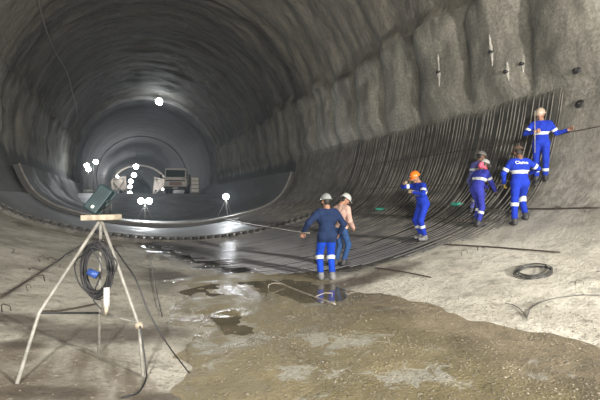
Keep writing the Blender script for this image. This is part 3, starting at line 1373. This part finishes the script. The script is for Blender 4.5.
        for vert in me.vertices:
            q = ctr + xr * vert.co.x + up * vert.co.y
            rel = V - np.array(q)
            lat = np.linalg.norm(rel - np.outer(rel @ np.array(back), np.array(back)), axis=1)
            near = (lat < .03) & ((rel @ np.array(back)) > -.02)
            hgt = (rel[near] @ np.array(back)).max() if near.any() else .12
            vert.co = q + back * (hgt + .010 + vert.co.z)
        lo['label'] = 'white company lettering'
    return root, (lambda p: base + rot @ (Vector(p) * scale))


CB = lambda *extra: [('spine', .50, .64, 'suit'), ('uarm_l', .45, .68, 'suit'), ('uarm_r', .45, .68, 'suit'), ('shin_l', .28, .44, 'suit'), ('shin_r', .28, .44, 'suit')] + list(extra)

# man in the navy jacket, seen from behind, holding one end of a long bar
p1 = hit(327, 280)
r1, w1 = person('person in navy jacket and grey helmet seen from behind, holding a long bar', p1, (-.18, 1),
       {'hand_l': (-.47, .10, .98), 'hand_r': (.30, .16, .93), 'elbow_l': (-.5, -.6, -.1), 'elbow_r': (.8, -.5, 0), 'gaze': (-.25, 1, -.15),
        'foot_l': (-.12, .05), 'foot_r': (.10, -.03), 'curl_l': 1.1, 'curl_r': .7, 'palm_l': (0, 0, -1)},
       {'type': 'two', 'top': 'navy', 'low': 'blue2', 'hem': -.13, 'bulk': 1.07, 'helmet': (.30, .32, .32), 'boot': 'gboot', 'skin': 'skin',
        'bands': [('shin_l', .04, .22, 'low'), ('shin_r', .04, .22, 'low')]}, 1.0)

p2 = hit(340, 266, .085)
r2, w2 = person('person in peach shirt and jeans with pale helmet, behind the navy-jacketed worker', p2, (.62, .55),
       {'on_bars': .085, 'lean': .14, 'hand_l': (-.12, .30, .95), 'hand_r': (.20, .25, .92), 'gaze': (.45, 1, -.75), 'foot_l': (-.09, -.02), 'foot_r': (.09, .06), 'curl_l': 1.0, 'curl_r': 1.0},
       {'type': 'two', 'top': 'peach', 'low': 'jeans', 'top_name': 'shirt', 'hem': .0, 'helmet': (.48, .50, .48), 'boot': 'boot', 'bands': []}, .94)

p3 = hit(422, 240, .085)
r3, w3 = person('person in blue coverall and orange helmet, standing alone, hands raised to chest', p3, (-.85, -.30),
       {'on_bars': .085, 'lean': .26, 'hip_back': -.03, 'hand_l': (-.12, .36, 1.20), 'hand_r': (.10, .46, 1.42), 'elbow_r': (.9, .3, -.2), 'elbow_l': (-.8, -.3, -.4), 'gaze': (0, 1, -.55),
        'foot_l': (-.12, .03), 'foot_r': (.11, -.04), 'curl_l': .9, 'curl_r': .9},
       {'type': 'coverall', 'suit': 'blue', 'helmet': (.85, .20, .02), 'boot': 'gboot', 'glove_l': 'tgl', 'glove_r': 'tgl',
        'bands': CB()}, .97)

p4 = hit(475, 214, .085)
r4, w4 = person('person in lilac coverall with dark grey helmet, behind the worker with the pink scarf', p4, (.93, .25),
       {'on_bars': .085, 'lean': .32, 'hip_back': -.05, 'hand_l': (-.10, .38, .95), 'hand_r': (.20, .34, .92), 'gaze': (0, 1, -.4), 'foot_l': (-.10, 0), 'foot_r': (.10, .08)},
       {'type': 'coverall', 'suit': 'lilac', 'helmet': (.17, .16, .15), 'skin': 'skin2', 'boot': 'boot', 'bands': CB()}, .95)

p5 = hit(478, 225, .085)
r5, w5 = person('person in violet-blue coverall with pink scarf under a white helmet', p5, (.90, .35),
       {'on_bars': .085, 'lean': .33, 'hip_back': -.04, 'hand_l': (-.08, .45, .98), 'hand_r': (.20, .40, .86), 'gaze': (.1, 1, -.45), 'foot_l': (-.11, .06), 'foot_r': (.10, -.06), 'curl_l': 1.0, 'curl_r': 1.0},
       {'type': 'coverall', 'suit': 'violet', 'helmet': (.40, .40, .39), 'scarf': 'pink', 'skin': 'skin2', 'boot': 'boot', 'glove_l': 'dgl', 'glove_r': 'dgl', 'bands': CB()}, .93)

p6 = hit(520, 223)
r6, w6 = person('person in blue coverall with white lettering on the back, seen from behind', p6, (.10, 1),
       {'lean': .06, 'hand_l': (-.26, .22, .90), 'hand_r': (.36, .34, 1.14), 'elbow_r': (1, -.2, -.3), 'elbow_l': (-1, -.3, -.1), 'gaze': (-.1, 1, -.35), 'foot_l': (-.13, .0), 'foot_r': (.13, .04), 'curl_l': .9, 'curl_r': 1.0},
       {'type': 'coverall', 'suit': 'blue', 'bulk': 1.05, 'helmet': (.11, .075, .05), 'skin': 'skin2', 'boot': 'boot', 'glove_l': 'ygl', 'text': 'Clumo',
        'bands': [('spine', .40, .56, 'suit'), ('uarm_l', .55, .78, 'suit'), ('uarm_r', .55, .78, 'suit'), ('shin_l', .02, .2, 'suit'), ('shin_r', .02, .2, 'suit')]}, 1.0)

p7 = hit(541, 180, .085)
r7, w7 = person('person in blue coverall standing highest on the wall bars, one arm stretched out', p7, (-.50, -.80),
       {'on_bars': .085, 'lean': .05, 'hand_l': (-.56, .05, 1.18), 'hand_r': (.12, .30, 1.16), 'elbow_l': (-.3, -.5, -1), 'elbow_r': (.9, -.3, -.4), 'gaze': (.25, 1, -.35),
        'foot_l': (-.09, .02), 'foot_r': (.10, .0), 'curl_l': .7, 'curl_r': 1.2},
       {'type': 'coverall', 'suit': 'blue', 'helmet': (.46, .37, .29), 'boot': 'boot', 'bands': [('spine', .42, .56, 'suit'), ('uarm_l', .55, .75, 'suit'), ('uarm_r', .55, .75, 'suit'), ('shin_l', .45, .62, 'suit'), ('shin_r', .45, .62, 'suit')]}, .98)


# ------------------------------------------------------------------ floodlights on the slab
def spot(name, loc, target, energy, parent, angle=150, color=(.92, .97, 1.0), size=.15):
    l = bpy.data.lights.new(name, 'SPOT')
    l.energy = energy
    l.spot_size = math.radians(angle)
    l.spot_blend = .6
    l.shadow_soft_size = size
    l.color = color
    o = bpy.data.objects.new(name, l)
    COL.objects.link(o)
    o.parent = parent
    o.location = Vector(loc)
    o.rotation_euler = (Vector(target) - Vector(loc)).to_track_quat('-Z', 'Y').to_euler()
    return o


def dome(name, c, d, rad, mat, parent):
    R4 = Matrix.Translation(Vector(c)) @ Vector(d).to_track_quat('Z', 'Y').to_matrix().to_4x4()
    return lathe(name, [(0, 0), (rad, 0), (rad * .97, rad * .15), (rad * .8, rad * .38), (rad * .45, rad * .55), (.001, rad * .6)], mat, parent, 20, R4)


def floodlight(foot, head_z, label, energy, aim, twin=False, legs_r=.5):
    root = empty('floodlight', foot)
    tag(root, label, 'floodlight', 'lit floodlights on the slab')
    H = head_z - foot[2]
    for k in range(3):
        a = 2 * math.pi * k / 3 + .5
        tube('leg', [(math.cos(a) * legs_r, math.sin(a) * legs_r, .0), (0, 0, H - .15)], .022, M['tripod'], root, 6)
    tube('mast', [(0, 0, H * .35), (0, 0, H - .1)], .025, M['tripod'], root, 6)
    d = (Vector(aim)).normalized()
    R = basis(d)
    offs = (-.24, .24) if twin else (0,)
    for x in offs:
        c = Vector((x, 0, H)) if not twin else R @ Vector((x, 0, 0)) + Vector((0, 0, H))
        hd = box('lamp_head', c - d * .05, (.44, .12, .34), M['dark'], root, R, .02)
        dome('lens', c + d * .005, d, .19, M['lamp'], hd)
    spot('floodlight_beam', Vector((0, 0, H)) + d * .12, Vector((0, 0, H)) + d * 3, energy, root)


pf = at(226, 214, 25.0)
floodlight((pf.x, pf.y, .74), 1.93, 'lit floodlight on a short tripod at the right of the slab edge', 900, (-.15, -1, -.12))
pf = at(145, 220, 25.2)
floodlight((pf.x, pf.y, .47), 1.66, 'lit twin floodlight on a tripod at the middle of the slab', 1000, (.05, -1, -.10), True)

# lamps on the post by the left wall
pl = at(88, 190, 40)
root = empty('lamp_post', (pl.x, pl.y, ROAD_Z))
tag(root, 'post with two bright lamps beside the left wall', 'lamp')
tube('post', [(0, 0, 0), (0, 0, 3.0)], .05, M['tripod'], root)
tube('post', [(.5, 0, 0), (.5, 0, 2.8)], .04, M['tripod'], root)
lathe('base_drum', [(0, 0), (.45, 0), (.45, .35), (0, .35)], M['white'], root, 16)
for (x, z) in ((-.1, 2.75), (.7, 3.15), (.05, 2.4)):
    hd = box('lamp_head', (x, .0, z), (.5, .16, .36), M['dark'], root, None, .02)
    dome('lens', (x, -.07, z), (0, -1, 0), .24, M['lamp'], hd)
spot('lamp_beam', (.3, -.4, 2.8), (1.2, -4, 2.6), 350, root)

# crown lamp and the lamp string in the far tunnel
def hung_lamp(p, top, label, energy, size):
    root = empty('ceiling_lamp', p)
    tag(root, label, 'lamp', 'lamps hung under the vault')
    tube('cable', [(0, 0, size), (0, 0, top - p.z)], .03, M['cable'], root, 6)
    hd = box('lamp_head', (0, .0, size * .35), (size * 1.5, size * .8, size * 1.2), M['dark'], root, None, size * .1)
    dome('lens', (0, -size * .36, size * .3), (0, -1, -.25), size * .9, M['lamp'], hd)
    l = bpy.data.lights.new('lamp_glow', 'POINT')
    l.energy = energy
    l.shadow_soft_size = size
    l.color = (.90, .96, 1.0)
    o = bpy.data.objects.new('lamp_glow', l)
    COL.objects.link(o)
    o.parent = root
    o.location = (0, -.6 * size, -.9 * size)


hung_lamp(at(159, 103, 45.2), 13.55, 'bright lamp at the crown above the lining lip', 420, .42)
names_ = ['nearest lamp of the row hung in the far tunnel', 'second lamp of the row hung in the far tunnel', 'third lamp of the row hung in the far tunnel',
          'fourth lamp of the row hung in the far tunnel', 'farthest and lowest lamp of the row in the far tunnel']
for (px, py, d, sz), nm in zip(((136, 167.6, 84, .6), (134, 176, 112, .75), (131, 182, 142, .85), (130, 187.5, 175, 1.0), (130, 194, 215, 1.3)), names_):
    hung_lamp(at(px, py, d), 13.4, nm, 400 if 'nearest' in nm else 70, sz)


# ------------------------------------------------------------------ lining trolley in the far tunnel
def trolley():
    c = at(134.5, 200, 100)
    root = empty('lining_trolley', (0, c.y, ROAD_Z))
    tag(root, 'pale steel arch gantry on two legs in the far tunnel', 'gantry')
    v, f = [], []
    n = 40
    for y in (0, 2.0):
        for rr in (7.4, 7.05):
            for k in range(n + 1):
                a = math.radians(22) + math.radians(136) * k / n
                v.append((rr * math.cos(a), y, rr * math.sin(a) + .9))
    m = n + 1
    for k in range(n):
        f += [(k, k + 1, m + k + 1, m + k), (2 * m + k, 3 * m + k, 3 * m + k + 1, 2 * m + k + 1), (m + k, m + k + 1, 3 * m + k + 1, 3 * m + k), (k, 2 * m + k, 2 * m + k + 1, k + 1)]
    mesh('arch_shell', v, f, M['gantry'], root, True)
    for sg in (-1, 1):
        for (x0, x1) in ((6.6, 6.2), (3.6, 3.0)):
            tube('column', [(sg * x1, .5, 0), (sg * x0, .5, 5.2 if x0 < 5 else 4.4)], .28, M['gantry'], root, 6)
        tube('beam', [(sg * 6.9, .5, 4.3), (sg * 3.2, .5, 5.1)], .25, M['gantry'], root, 6)
        tube('brace', [(sg * 3.0, .5, .4), (sg * 6.4, .5, 4.2)], .14, M['gantry'], root, 6)
        tube('brace', [(sg * 6.3, .5, .4), (sg * 3.5, .5, 4.8)], .14, M['gantry'], root, 6)
        hd = box('lamp_head', (sg * 5.2, -1.6, 5.0 if sg < 0 else 2.0), (.6, .3, .5), M['dark'], root, None, .04)
        dome('lens', (sg * 5.2, -1.74, 5.0 if sg < 0 else 2.0), (0, -1, 0), .28, M['lamp'], hd)
        tube('lamp_arm', [(sg * 5.2, -1.6, 5.0 if sg < 0 else 2.0), (sg * 5.2, .5, 4.7 if sg < 0 else 2.3)], .06, M['gantry'], root, 6)
        gl = bpy.data.lights.new('gantry_lamp', 'POINT')
        gl.energy = 420
        gl.shadow_soft_size = .3
        gl.color = (.96, .97, 1.0)
        go = bpy.data.objects.new('gantry_lamp', gl)
        COL.objects.link(go)
        go.parent = root
        go.location = (sg * 4.4, -2.6, 5.0 if sg < 0 else 3.0)
        box('side_panel', (sg * 4.95, 1.2, 3.2), (2.9, .1, 2.6), M['gantry'], root)


trolley()


# ------------------------------------------------------------------ truck on the road level
def truck():
    p = at(175.5, 193, 42)
    root = empty('truck', (p.x, p.y, ROAD_Z + .02), -.20)
    tag(root, 'small white truck facing the camera at the top of the ramp', 'truck')
    W = 2.25
    cab = box('cab', (0, .9, 1.6), (W, 1.7, 2.05), M['paint'], root, None, .08, .96)
    box('windshield', (0, .03, 2.08), (W * .86, .06, .74), M['glass'], cab, Matrix.Rotation(-.06, 3, 'X'), .02)
    for s in (-1, 1):
        box('side_window', (s * (W / 2 - .02), .8, 1.92), (.06, .9, .6), M['glass'], cab)
        box('door', (s * (W / 2 + .005), .85, 1.2), (.04, 1.1, .8), M['paint'], cab, None, .01)
        tube('mirror_arm', [(s * W / 2, .1, 1.9), (s * (W / 2 + .3), -.05, 1.95)], .025, M['dark'], root, 6)
        box('mirror', (s * (W / 2 + .3), -.06, 1.75), (.22, .06, .42), M['dark'], root, None, .02)
        box('headlight', (s * .82, .02, .92), (.34, .08, .22), M['white'], root, None, .02)
    box('grille', (0, .03, 1.02), (1.25, .07, .40), M['pinkp'], root, None, .02)
    box('trim_strip', (0, .03, 1.34), (W * .88, .07, .12), M['dark'], root)
    box('bumper', (0, -.05, .55), (W, .25, .34), M['dark'], root, None, .04)
    box('number_plate', (0, -.19, .55), (.52, .02, .14), M['white'], root)
    box('chassis', (0, 3.0, .65), (1.0, 5.4, .25), M['dark'], root)
    bed = box('cargo_bed', (0, 3.9, 1.35), (W + .1, 4.0, .9), M['paint'], root, None, .03)
    for s in (-1, 1):
        for y in (.95, 4.6):
            Rm = Matrix.Translation((s * (W / 2 - .16), y, .45)) @ Matrix.Rotation(math.pi / 2, 4, 'Y')
            wh = lathe('wheel', [(.0, -.14), (.42, -.14), (.45, -.10), (.45, .10), (.42, .14), (.0, .14)], M['tyre'], root, 20, Rm)
            Rm = Matrix.Translation((s * (W / 2 - .01), y, .45)) @ Matrix.Rotation(math.pi / 2, 4, 'Y')
            lathe('hub', [(.0, -.02), (.22, -.02), (.20, .02), (.0, .02)], M['trolley'], wh, 14, Rm)


truck()


def cabinet():
    p = at(195, 192, 42)
    root = empty('cabinet', (p.x, p.y, ROAD_Z), -.2)
    tag(root, 'grey panelled site cabinet standing right of the truck', 'cabinet')
    b = box('body', (0, .3, .9), (.85, .6, 1.7), M['trolley'], root, None, .02)
    for k in range(4):
        box('panel', (0, -.02, .32 + k * .40), (.72, .05, .32), M['paint'], root, None, .01)
    for s in (-1, 1):
        box('foot', (s * .35, .3, .04), (.08, .5, .08), M['dark'], root)
    tube('arm', [(-.4, .1, 1.7), (-1.3, 0, 1.55)], .03, M['dark'], root, 6)


cabinet()


# ------------------------------------------------------------------ near tripod with the dark floodlight
def near_tripod():
    A = hit(17, 384)
    B = hit(143, 376)
    C = hit(99, 354)
    top = at(101, 221, 3.75)
    base = Vector((top.x, top.y, min(A.z, B.z, C.z)))
    root = empty('tripod_stand', base)
    tag(root, 'tall home-made tripod stand of pale tubes in the left foreground', 'tripod')
    t = top - base
    hang = []
    for q, kink in ((A, (39, 313, .57)), (B, (139, 326, .66)), (C, None)):
        f = q - base
        if kink:
            dq, dt = (q - CAM).dot(FV), (top - CAM).dot(FV)
            m = at(kink[0], kink[1], dt + (dq - dt) * kink[2]) - base
            pts = [t + Vector((0, 0, .02)), m, f]
        else:
            pts = [t + Vector((0, 0, .02)), f]
        leg = tube('leg', pts, .0148, M['tripod'], root, 8)
        hang.append(pts)
    pa = hang[0][1]
    pb = hang[1][1]
    pc = t.lerp(C - base, .68)
    tube('cross_bar', [pc, pb + Vector((0, 0, .03))], .011, M['tripod'], root, 6)
    tube('cross_bar', [pa, pc], .011, M['dark'], root, 6)
    tube('clamp', [pb + Vector((-.03, 0, 0)), pb + Vector((.03, 0, .01))], .032, M['wood'], root, 8)
    # floodlight on top, seen from behind
    R = Matrix((RV, FV, Vector((0, 0, 1)))).transposed()
    board = empty('floodlight', top)
    tag(board, 'dark teal floodlight seen from behind, mounted on the near tripod', 'floodlight')
    box('mounting_board', R @ Vector((.005, 0, .035)), (.31, .16, .05), M['wood'], board, R @ Matrix.Rotation(-.02, 3, 'Y'), .005)
    Rp = R @ Matrix.Rotation(.56, 3, 'Y') @ Matrix.Rotation(-.25, 3, 'X')
    c = R @ Vector((-.025, .02, .20))
    ca = box('casing', c, (.135, .09, .265), M['teal'], board, Rp, .012)
    box('rim', c + Rp @ Vector((0, .045, 0)), (.155, .02, .285), M['teal'], ca, Rp, .006)
    box('glass', c + Rp @ Vector((0, .058, 0)), (.13, .006, .26), M['glass'], ca, Rp)
    for k in range(5):
        box('cooling_fin', c + Rp @ Vector((-.05 + .025 * k, -.046, .03)), (.005, .012, .15), M['teal'], ca, Rp)
    box('cable_gland', c + Rp @ Vector((.01, -.05, -.085)), (.025, .02, .03), M['white'], ca, Rp, .006)
    for s in (-1, 1):
        tube('bracket', [R @ Vector((.05 + .02 * s, .02, .06)), R @ Vector((.05 + .05 * s, .0, .16)), c + Rp @ Vector((.08, 0, -.05 * s))], .010, M['dark'], board, 6)
    # coiled cable hung from the stand
    hc = at(99, 271, 3.72)
    coil = empty('cable_coil', hc + Vector((0, 0, .28)))
    tag(coil, 'coil of black cable hanging from the near tripod', 'cable')
    rnd = random.Random(4)
    for k in range(16):
        a, b = rnd.uniform(.10, .145), rnd.uniform(.20, .265)
        dx, dz = rnd.uniform(-.02, .02), -.27 + rnd.uniform(-.02, .02)
        tl = rnd.uniform(-.12, .12)
        dy = rnd.uniform(-.035, .035) - .03
        pts = []
        for j in range(29):
            an = 2 * math.pi * j / 28
            x, z = a * math.cos(an), b * math.sin(an)
            x, z = x * math.cos(tl) - z * math.sin(tl), x * math.sin(tl) + z * math.cos(tl)
            pts.append(R @ Vector((x + dx, dy + .012 * math.sin(2 * an + k), z + dz)))
        tube('cable_loop', pts, .0065, M['cable'], coil, 6)
    for (pts) in ([(.02, -.04, -.05), (.10, -.06, -.10), (.19, -.05, -.2), (.13, -.05, -.36)], [(-.1, -.05, -.1), (-.19, -.06, -.2), (-.16, -.05, -.38), (-.05, -.05, -.5)],
                  [(-.04, -.07, -.05), (.06, -.07, -.25), (-.02, -.07, -.5), (.05, -.06, -.62)]):
        tube('loose_loop', [R @ Vector(q) for q in spline(pts, 6)], .006, M['cable'], coil, 6)
    pg = tube('plug', [R @ Vector((.10, -.06, -.42)), R @ Vector((.10, -.06, -.60))], .027, M['white'], coil, 10)
    tube('plug_tip', [R @ Vector((.10, -.06, -.60)), R @ Vector((.09, -.06, -.67))], .022, M['wood'], pg, 10, .008)
    tube('connector', [R @ Vector((-.06, -.07, -.27)), R @ Vector((.02, -.07, -.31))], .032, M['bluep'], coil, 10)
    tube('tie_strap', [R @ Vector((-.03, -.06, -.02)), R @ Vector((.03, -.02, .01)), R @ Vector((.02, .03, -.01))], .01, M['cable'], coil, 6)
    # cable trailing from the stand to the ground
    pts = [at(113, 246, 3.70), at(124, 262, 3.6), at(136, 280, 3.5), at(150, 315, 3.45), at(168, 345, 3.5)]
    e = hit(189, 374) + Vector((0, 0, .01))
    tube_pts = spline(pts + [e], 6)
    tag(tube('trailing_cable', tube_pts, .007, M['cable'], None, 6), 'black cable trailing from the near tripod to the floor', 'cable')
    pts = [at(140, 326, 3.62), at(143, 345, 3.58), at(146, 368, 3.52), hit(146, 380) + Vector((0, 0, .01)), hit(138, 394) + Vector((0, 0, .01)), hit(122, 399) + Vector((0, 0, .01))]
    tag(tube('loose_cable', spline(pts, 6), .008, M['cable'], None, 6), 'black cable running down the right leg of the near tripod', 'cable')


near_tripod()


# ------------------------------------------------------------------ bars, wires and small things on the floor
def rod(name, pix, r, mat, label, cat='bar', lift=.03, hooks=(), group=None):
    P = [hit(*q) + Vector((0, 0, lift)) for q in pix]
    root = empty(name, P[0])
    tag(root, label, cat, group)
    tube('shaft', [p - P[0] for p in (spline(P, 6) if len(P) > 2 else P)], r, mat, root, 6)
    for (t, L, hh) in hooks:
        a = P[0].lerp(P[-1], t)
        d = (P[-1] - P[0]).normalized()
        q = d.cross(Vector((0, 0, 1))).normalized()
        pts = [a, a + q * (L * .6) + Vector((0, 0, hh)), a + q * L + d * .05 + Vector((0, 0, hh * .8)), a + q * (L + .02) + d * .06 - Vector((0, 0, lift))]
        tube('tie_hook', [p - P[0] for p in pts], r * .55, mat, root, 6)
    return root


rod('steel_bar', [(380, 243), (470, 247), (560, 254)], .016, M['rust'], 'long rusty bar lying on pale concrete, nearest the wire coil', hooks=((.30, .25, .03), (.68, .30, .05)))
rod('steel_bar', [(452, 208), (530, 210), (600, 209)], .018, M['rust'], 'rusty bar along the wall foot, behind the workers with white bands', hooks=((.80, .25, .02),))
rod('steel_bar', [(375, 269), (402, 273), (431, 279)], .013, M['rust'], 'short rusty bar lying where the mud meets pale concrete')
rod('steel_bar', [(272, 281), (300, 293), (335, 306)], .014, M['pole'], 'pale bar lying at the puddle near the navy-jacketed worker', hooks=((.25, .35, .05), (.75, -.3, .04)))
rod('steel_bar', [(0, 300), (36, 277), (86, 243)], .016, M['rust'], 'dark bar crossing the pale left floor behind the tripod', hooks=((.15, .22, .08), (.28, -.2, .06), (.45, -.18, .08)))
rod('steel_bar', [(40, 314), (66, 312), (96, 306)], .013, M['rust'], 'short dark bar lying behind the left tripod leg')
rod('steel_bar', [(563, 135), (585, 131), (600, 128)], .014, M['rust'], 'bar on the right wall touched by the highest worker', lift=.04)
for (a, b) in (((375, 248), (300, 262)),):
    rod('steel_bar', [a, b], .013, M['rebar'], 'bar lying across the wet hoops right of the navy-jacketed worker', lift=.10)

# the bar held by the two men
g0 = w1((-.49, .18, .97))
g1 = hit(222, 222) + Vector((0, 0, .25))
bt = tube('long_bar', [g1, g1.lerp(g0, .5) - Vector((0, 0, .05)), g0, g0 + (g0 - g1).normalized() * .5 + Vector((0, 0, .01))], .013, M['pole'], None, 6)
tag(bt, 'long thin pale bar held at one end by the navy-jacketed worker', 'bar')
# rods held by the others
a = w5((-.06, .52, .97))
b = w6((-.27, .30, .88))
tag(tube('short_rod', [a, a.lerp(b, .5) + Vector((0, 0, .01)), b], .009, M['pole'], None, 6), 'thin rod between the pink-scarfed worker and the lettered coverall', 'rod')
a = w7((.12, .37, 1.20))
tag(tube('thin_rod', [a + Vector((0, 0, .45)), a - Vector((0, 0, .55))], .009, M['pole'], None, 6), 'thin upright rod held by the highest worker', 'rod')


def floor_curve(name, pix, r, mat, label, cat='wire', lift=.012):
    P = spline([hit(*q) + Vector((0, 0, lift)) for q in pix], 6)
    P = [Vector((p.x, p.y, max(p.z, ground(p.x, p.y) + lift))) for p in P]
    tag(tube(name, P, r, mat, None, 6), label, cat)


floor_curve('thin_wire', [(527, 318), (532, 308), (548, 301), (570, 297), (600, 296)], .005, M['wire'], 'thin wire curving over the pale floor at the right edge')
floor_curve('thin_wire', [(505, 304), (516, 307), (524, 314), (527, 320)], .005, M['wire'], 'short thin wire bowed at the mud edge on the right')
floor_curve('lamp_cable', [(147, 230), (148, 245), (152, 268), (157, 295), (162, 318)], .007, M['cable'], 'cable running over the floor from the middle floodlight', 'cable', .02)

# coil of tie wire on the pale floor
pc = hit(534, 273)
coil = empty('wire_coil', pc)
tag(coil, 'coil of dark wire lying on the pale concrete at right', 'wire')
rnd = random.Random(9)
e1, e2 = hit(514, 275), hit(555, 268)
sl_ = (ground(pc.x + .3, pc.y) - ground(pc.x - .3, pc.y)) / .6
for k in range(9):
    R0 = rnd.uniform(.22, .29)
    cx, cy = rnd.uniform(-.04, .04), rnd.uniform(-.04, .04)
    pts = []
    for j in range(33):
        an = 2 * math.pi * j / 32
        x, y = cx + R0 * math.cos(an), cy + R0 * math.sin(an) * .95
        pts.append((x, y, .012 + .006 * k + x * sl_ + .012 * math.sin(an + k)))
    tube('wire_loop', pts, .006, M['wire'], coil, 6)

# stub hooks sticking out of the left floor
hooks = [(12, 254, 'short bent hook in the left floor, nearest the left frame edge'), (40, 262, 'short bent hook in the left floor beside the dark bar'), (60, 268, 'short bent hook in the left floor close to the tripod leg'),
         (28, 291, 'short bent hook in the left floor below the dark bar'), (2, 312, 'lowest bent hook at the left frame edge'), (73, 236, 'small hook standing just in front of the toothed form'),
         (110, 300, 'small bent hook between the tripod legs'), (575, 285, 'small bent hook in the pale right floor'), (585, 212, 'small bent hook beside the wall-foot bar at right'), (462, 256, 'small bent hook near the long rusty bar')]
for (x, y, lb) in hooks:
    p = hit(x, y)
    k = random.uniform(.8, 1.2)
    o = tube('bent_hook', [Vector((0, 0, -.03)), Vector((0, 0, .10 * k)), RV * .03 + Vector((0, 0, .125 * k)), RV * .14 + Vector((0, 0, .12 * k)), RV * .15 + Vector((0, 0, .05))], .007, M['rust'], None, 6)
    o.location = p
    o.rotation_euler = (random.uniform(-.3, .3), random.uniform(-.4, .4), random.uniform(-.9, .9))
    o.scale = (k * .8,) * 3
    tag(o, lb, 'hook')

# green bottles on the hoops
for (x, y, lb) in ((380, 213, 'green plastic bottle on the hoops left of the orange-helmeted worker'), (457, 209, 'green plastic bottle on the hoops near the pink-scarfed worker')):
    p = hit(x, y) + Vector((0, 0, .14))
    root = empty('bottle', p)
    tag(root, lb, 'bottle')
    d = RV * .16
    Rm = basis(RV).to_4x4() @ Matrix.Rotation(-math.pi / 2, 4, 'X')
    lathe('body', [(0, -.16), (.05, -.155), (.055, -.10), (.05, 0), (.055, .08), (.03, .15), (.018, .17), (.018, .20), (0, .20)], M['greenp'], root, 14, Rm)
    lathe('cap', [(.02, .195), (.022, .23), (0, .232)], M['white'], root, 12, Rm)

# drain stubs in the right wall with pale deposits running down
for (x, y, L, lb) in ((492, 52, .9, 'drain stub with the longest white streak on the right wall'), (507, 72, .5, 'drain stub with a short white streak, lower on the right wall'), (439, 72, 1.1, 'drain stub with streaks on the bulge left of the others'),
                      (523, 64, .5, 'drain stub right of the white streaks')):
    p = hit(x, y)
    rad = Vector((-p.x, 0, CZ - p.z)).normalized()
    root = empty('drain_stub', p)
    tag(root, lb, 'pipe')
    tube('pipe', [-rad * .06, rad * .10], .045, M['dark'], root, 10)
    v, f = [], []
    n = 14
    for k in range(n):
        q = hit(x - .0 * k, y) if k == 0 else None
        z = p.z + .55 * L - L * k / (n - 1)
        th = math.atan2(p.x, CZ - z)
        r = float(r_of(th) - disp(th, p.y)) - .012
        w = (.05 + .03 * random.random()) * math.sin(math.pi * (k + .6) / (n + .2))
        for (dy, dr) in ((-w, .02), (0, -.012), (w, .02)):
            v.append(Vector((math.sin(th) * (r + dr), p.y + dy + .01 * random.random(), CZ - math.cos(th) * (r + dr))) - p)
    for k in range(n - 1):
        for j in range(2):
            f.append((k * 3 + j, k * 3 + j + 1, k * 3 + j + 4, k * 3 + j + 3))
    mesh('white_deposit', v, f, M['calcite'], root, True)
for (x, y, lb) in ((577, 70, 'upper dark anchor plate on the right wall'), (580, 104, 'lower dark anchor plate on the right wall above the highest worker')):
    p = hit(x, y)
    rad = Vector((-p.x, 0, CZ - p.z)).normalized()
    R = basis((0, 1, 0), rad)
    root = empty('anchor_plate', p)
    tag(root, lb, 'plate')
    lathe('plate', [(0, .0), (.10, 0), (.105, .02), (.085, .04), (0, .045)], M['dark'], root, 16, R.to_4x4())
    tube('bolt', [rad * .0, rad * .07], .025, M['rust'], root, 8)

# cable slung along the vault, upper left
pts = [hit(x, y) for x, y in ((35, -6), (40, 20), (52, 48), (64, 70), (71, 92), (75, 112), (73, 127))]
cen = Vector((0, 0, CZ))
pts = [p + Vector((-p.x, 0, CZ - p.z)).normalized() * (.12 + .1 * (i % 2)) for i, p in enumerate(pts)]
tag(tube('vault_cable', spline(pts, 6), .028, M['tripod'], None, 6), 'cable slung down the upper left of the vault', 'cable')
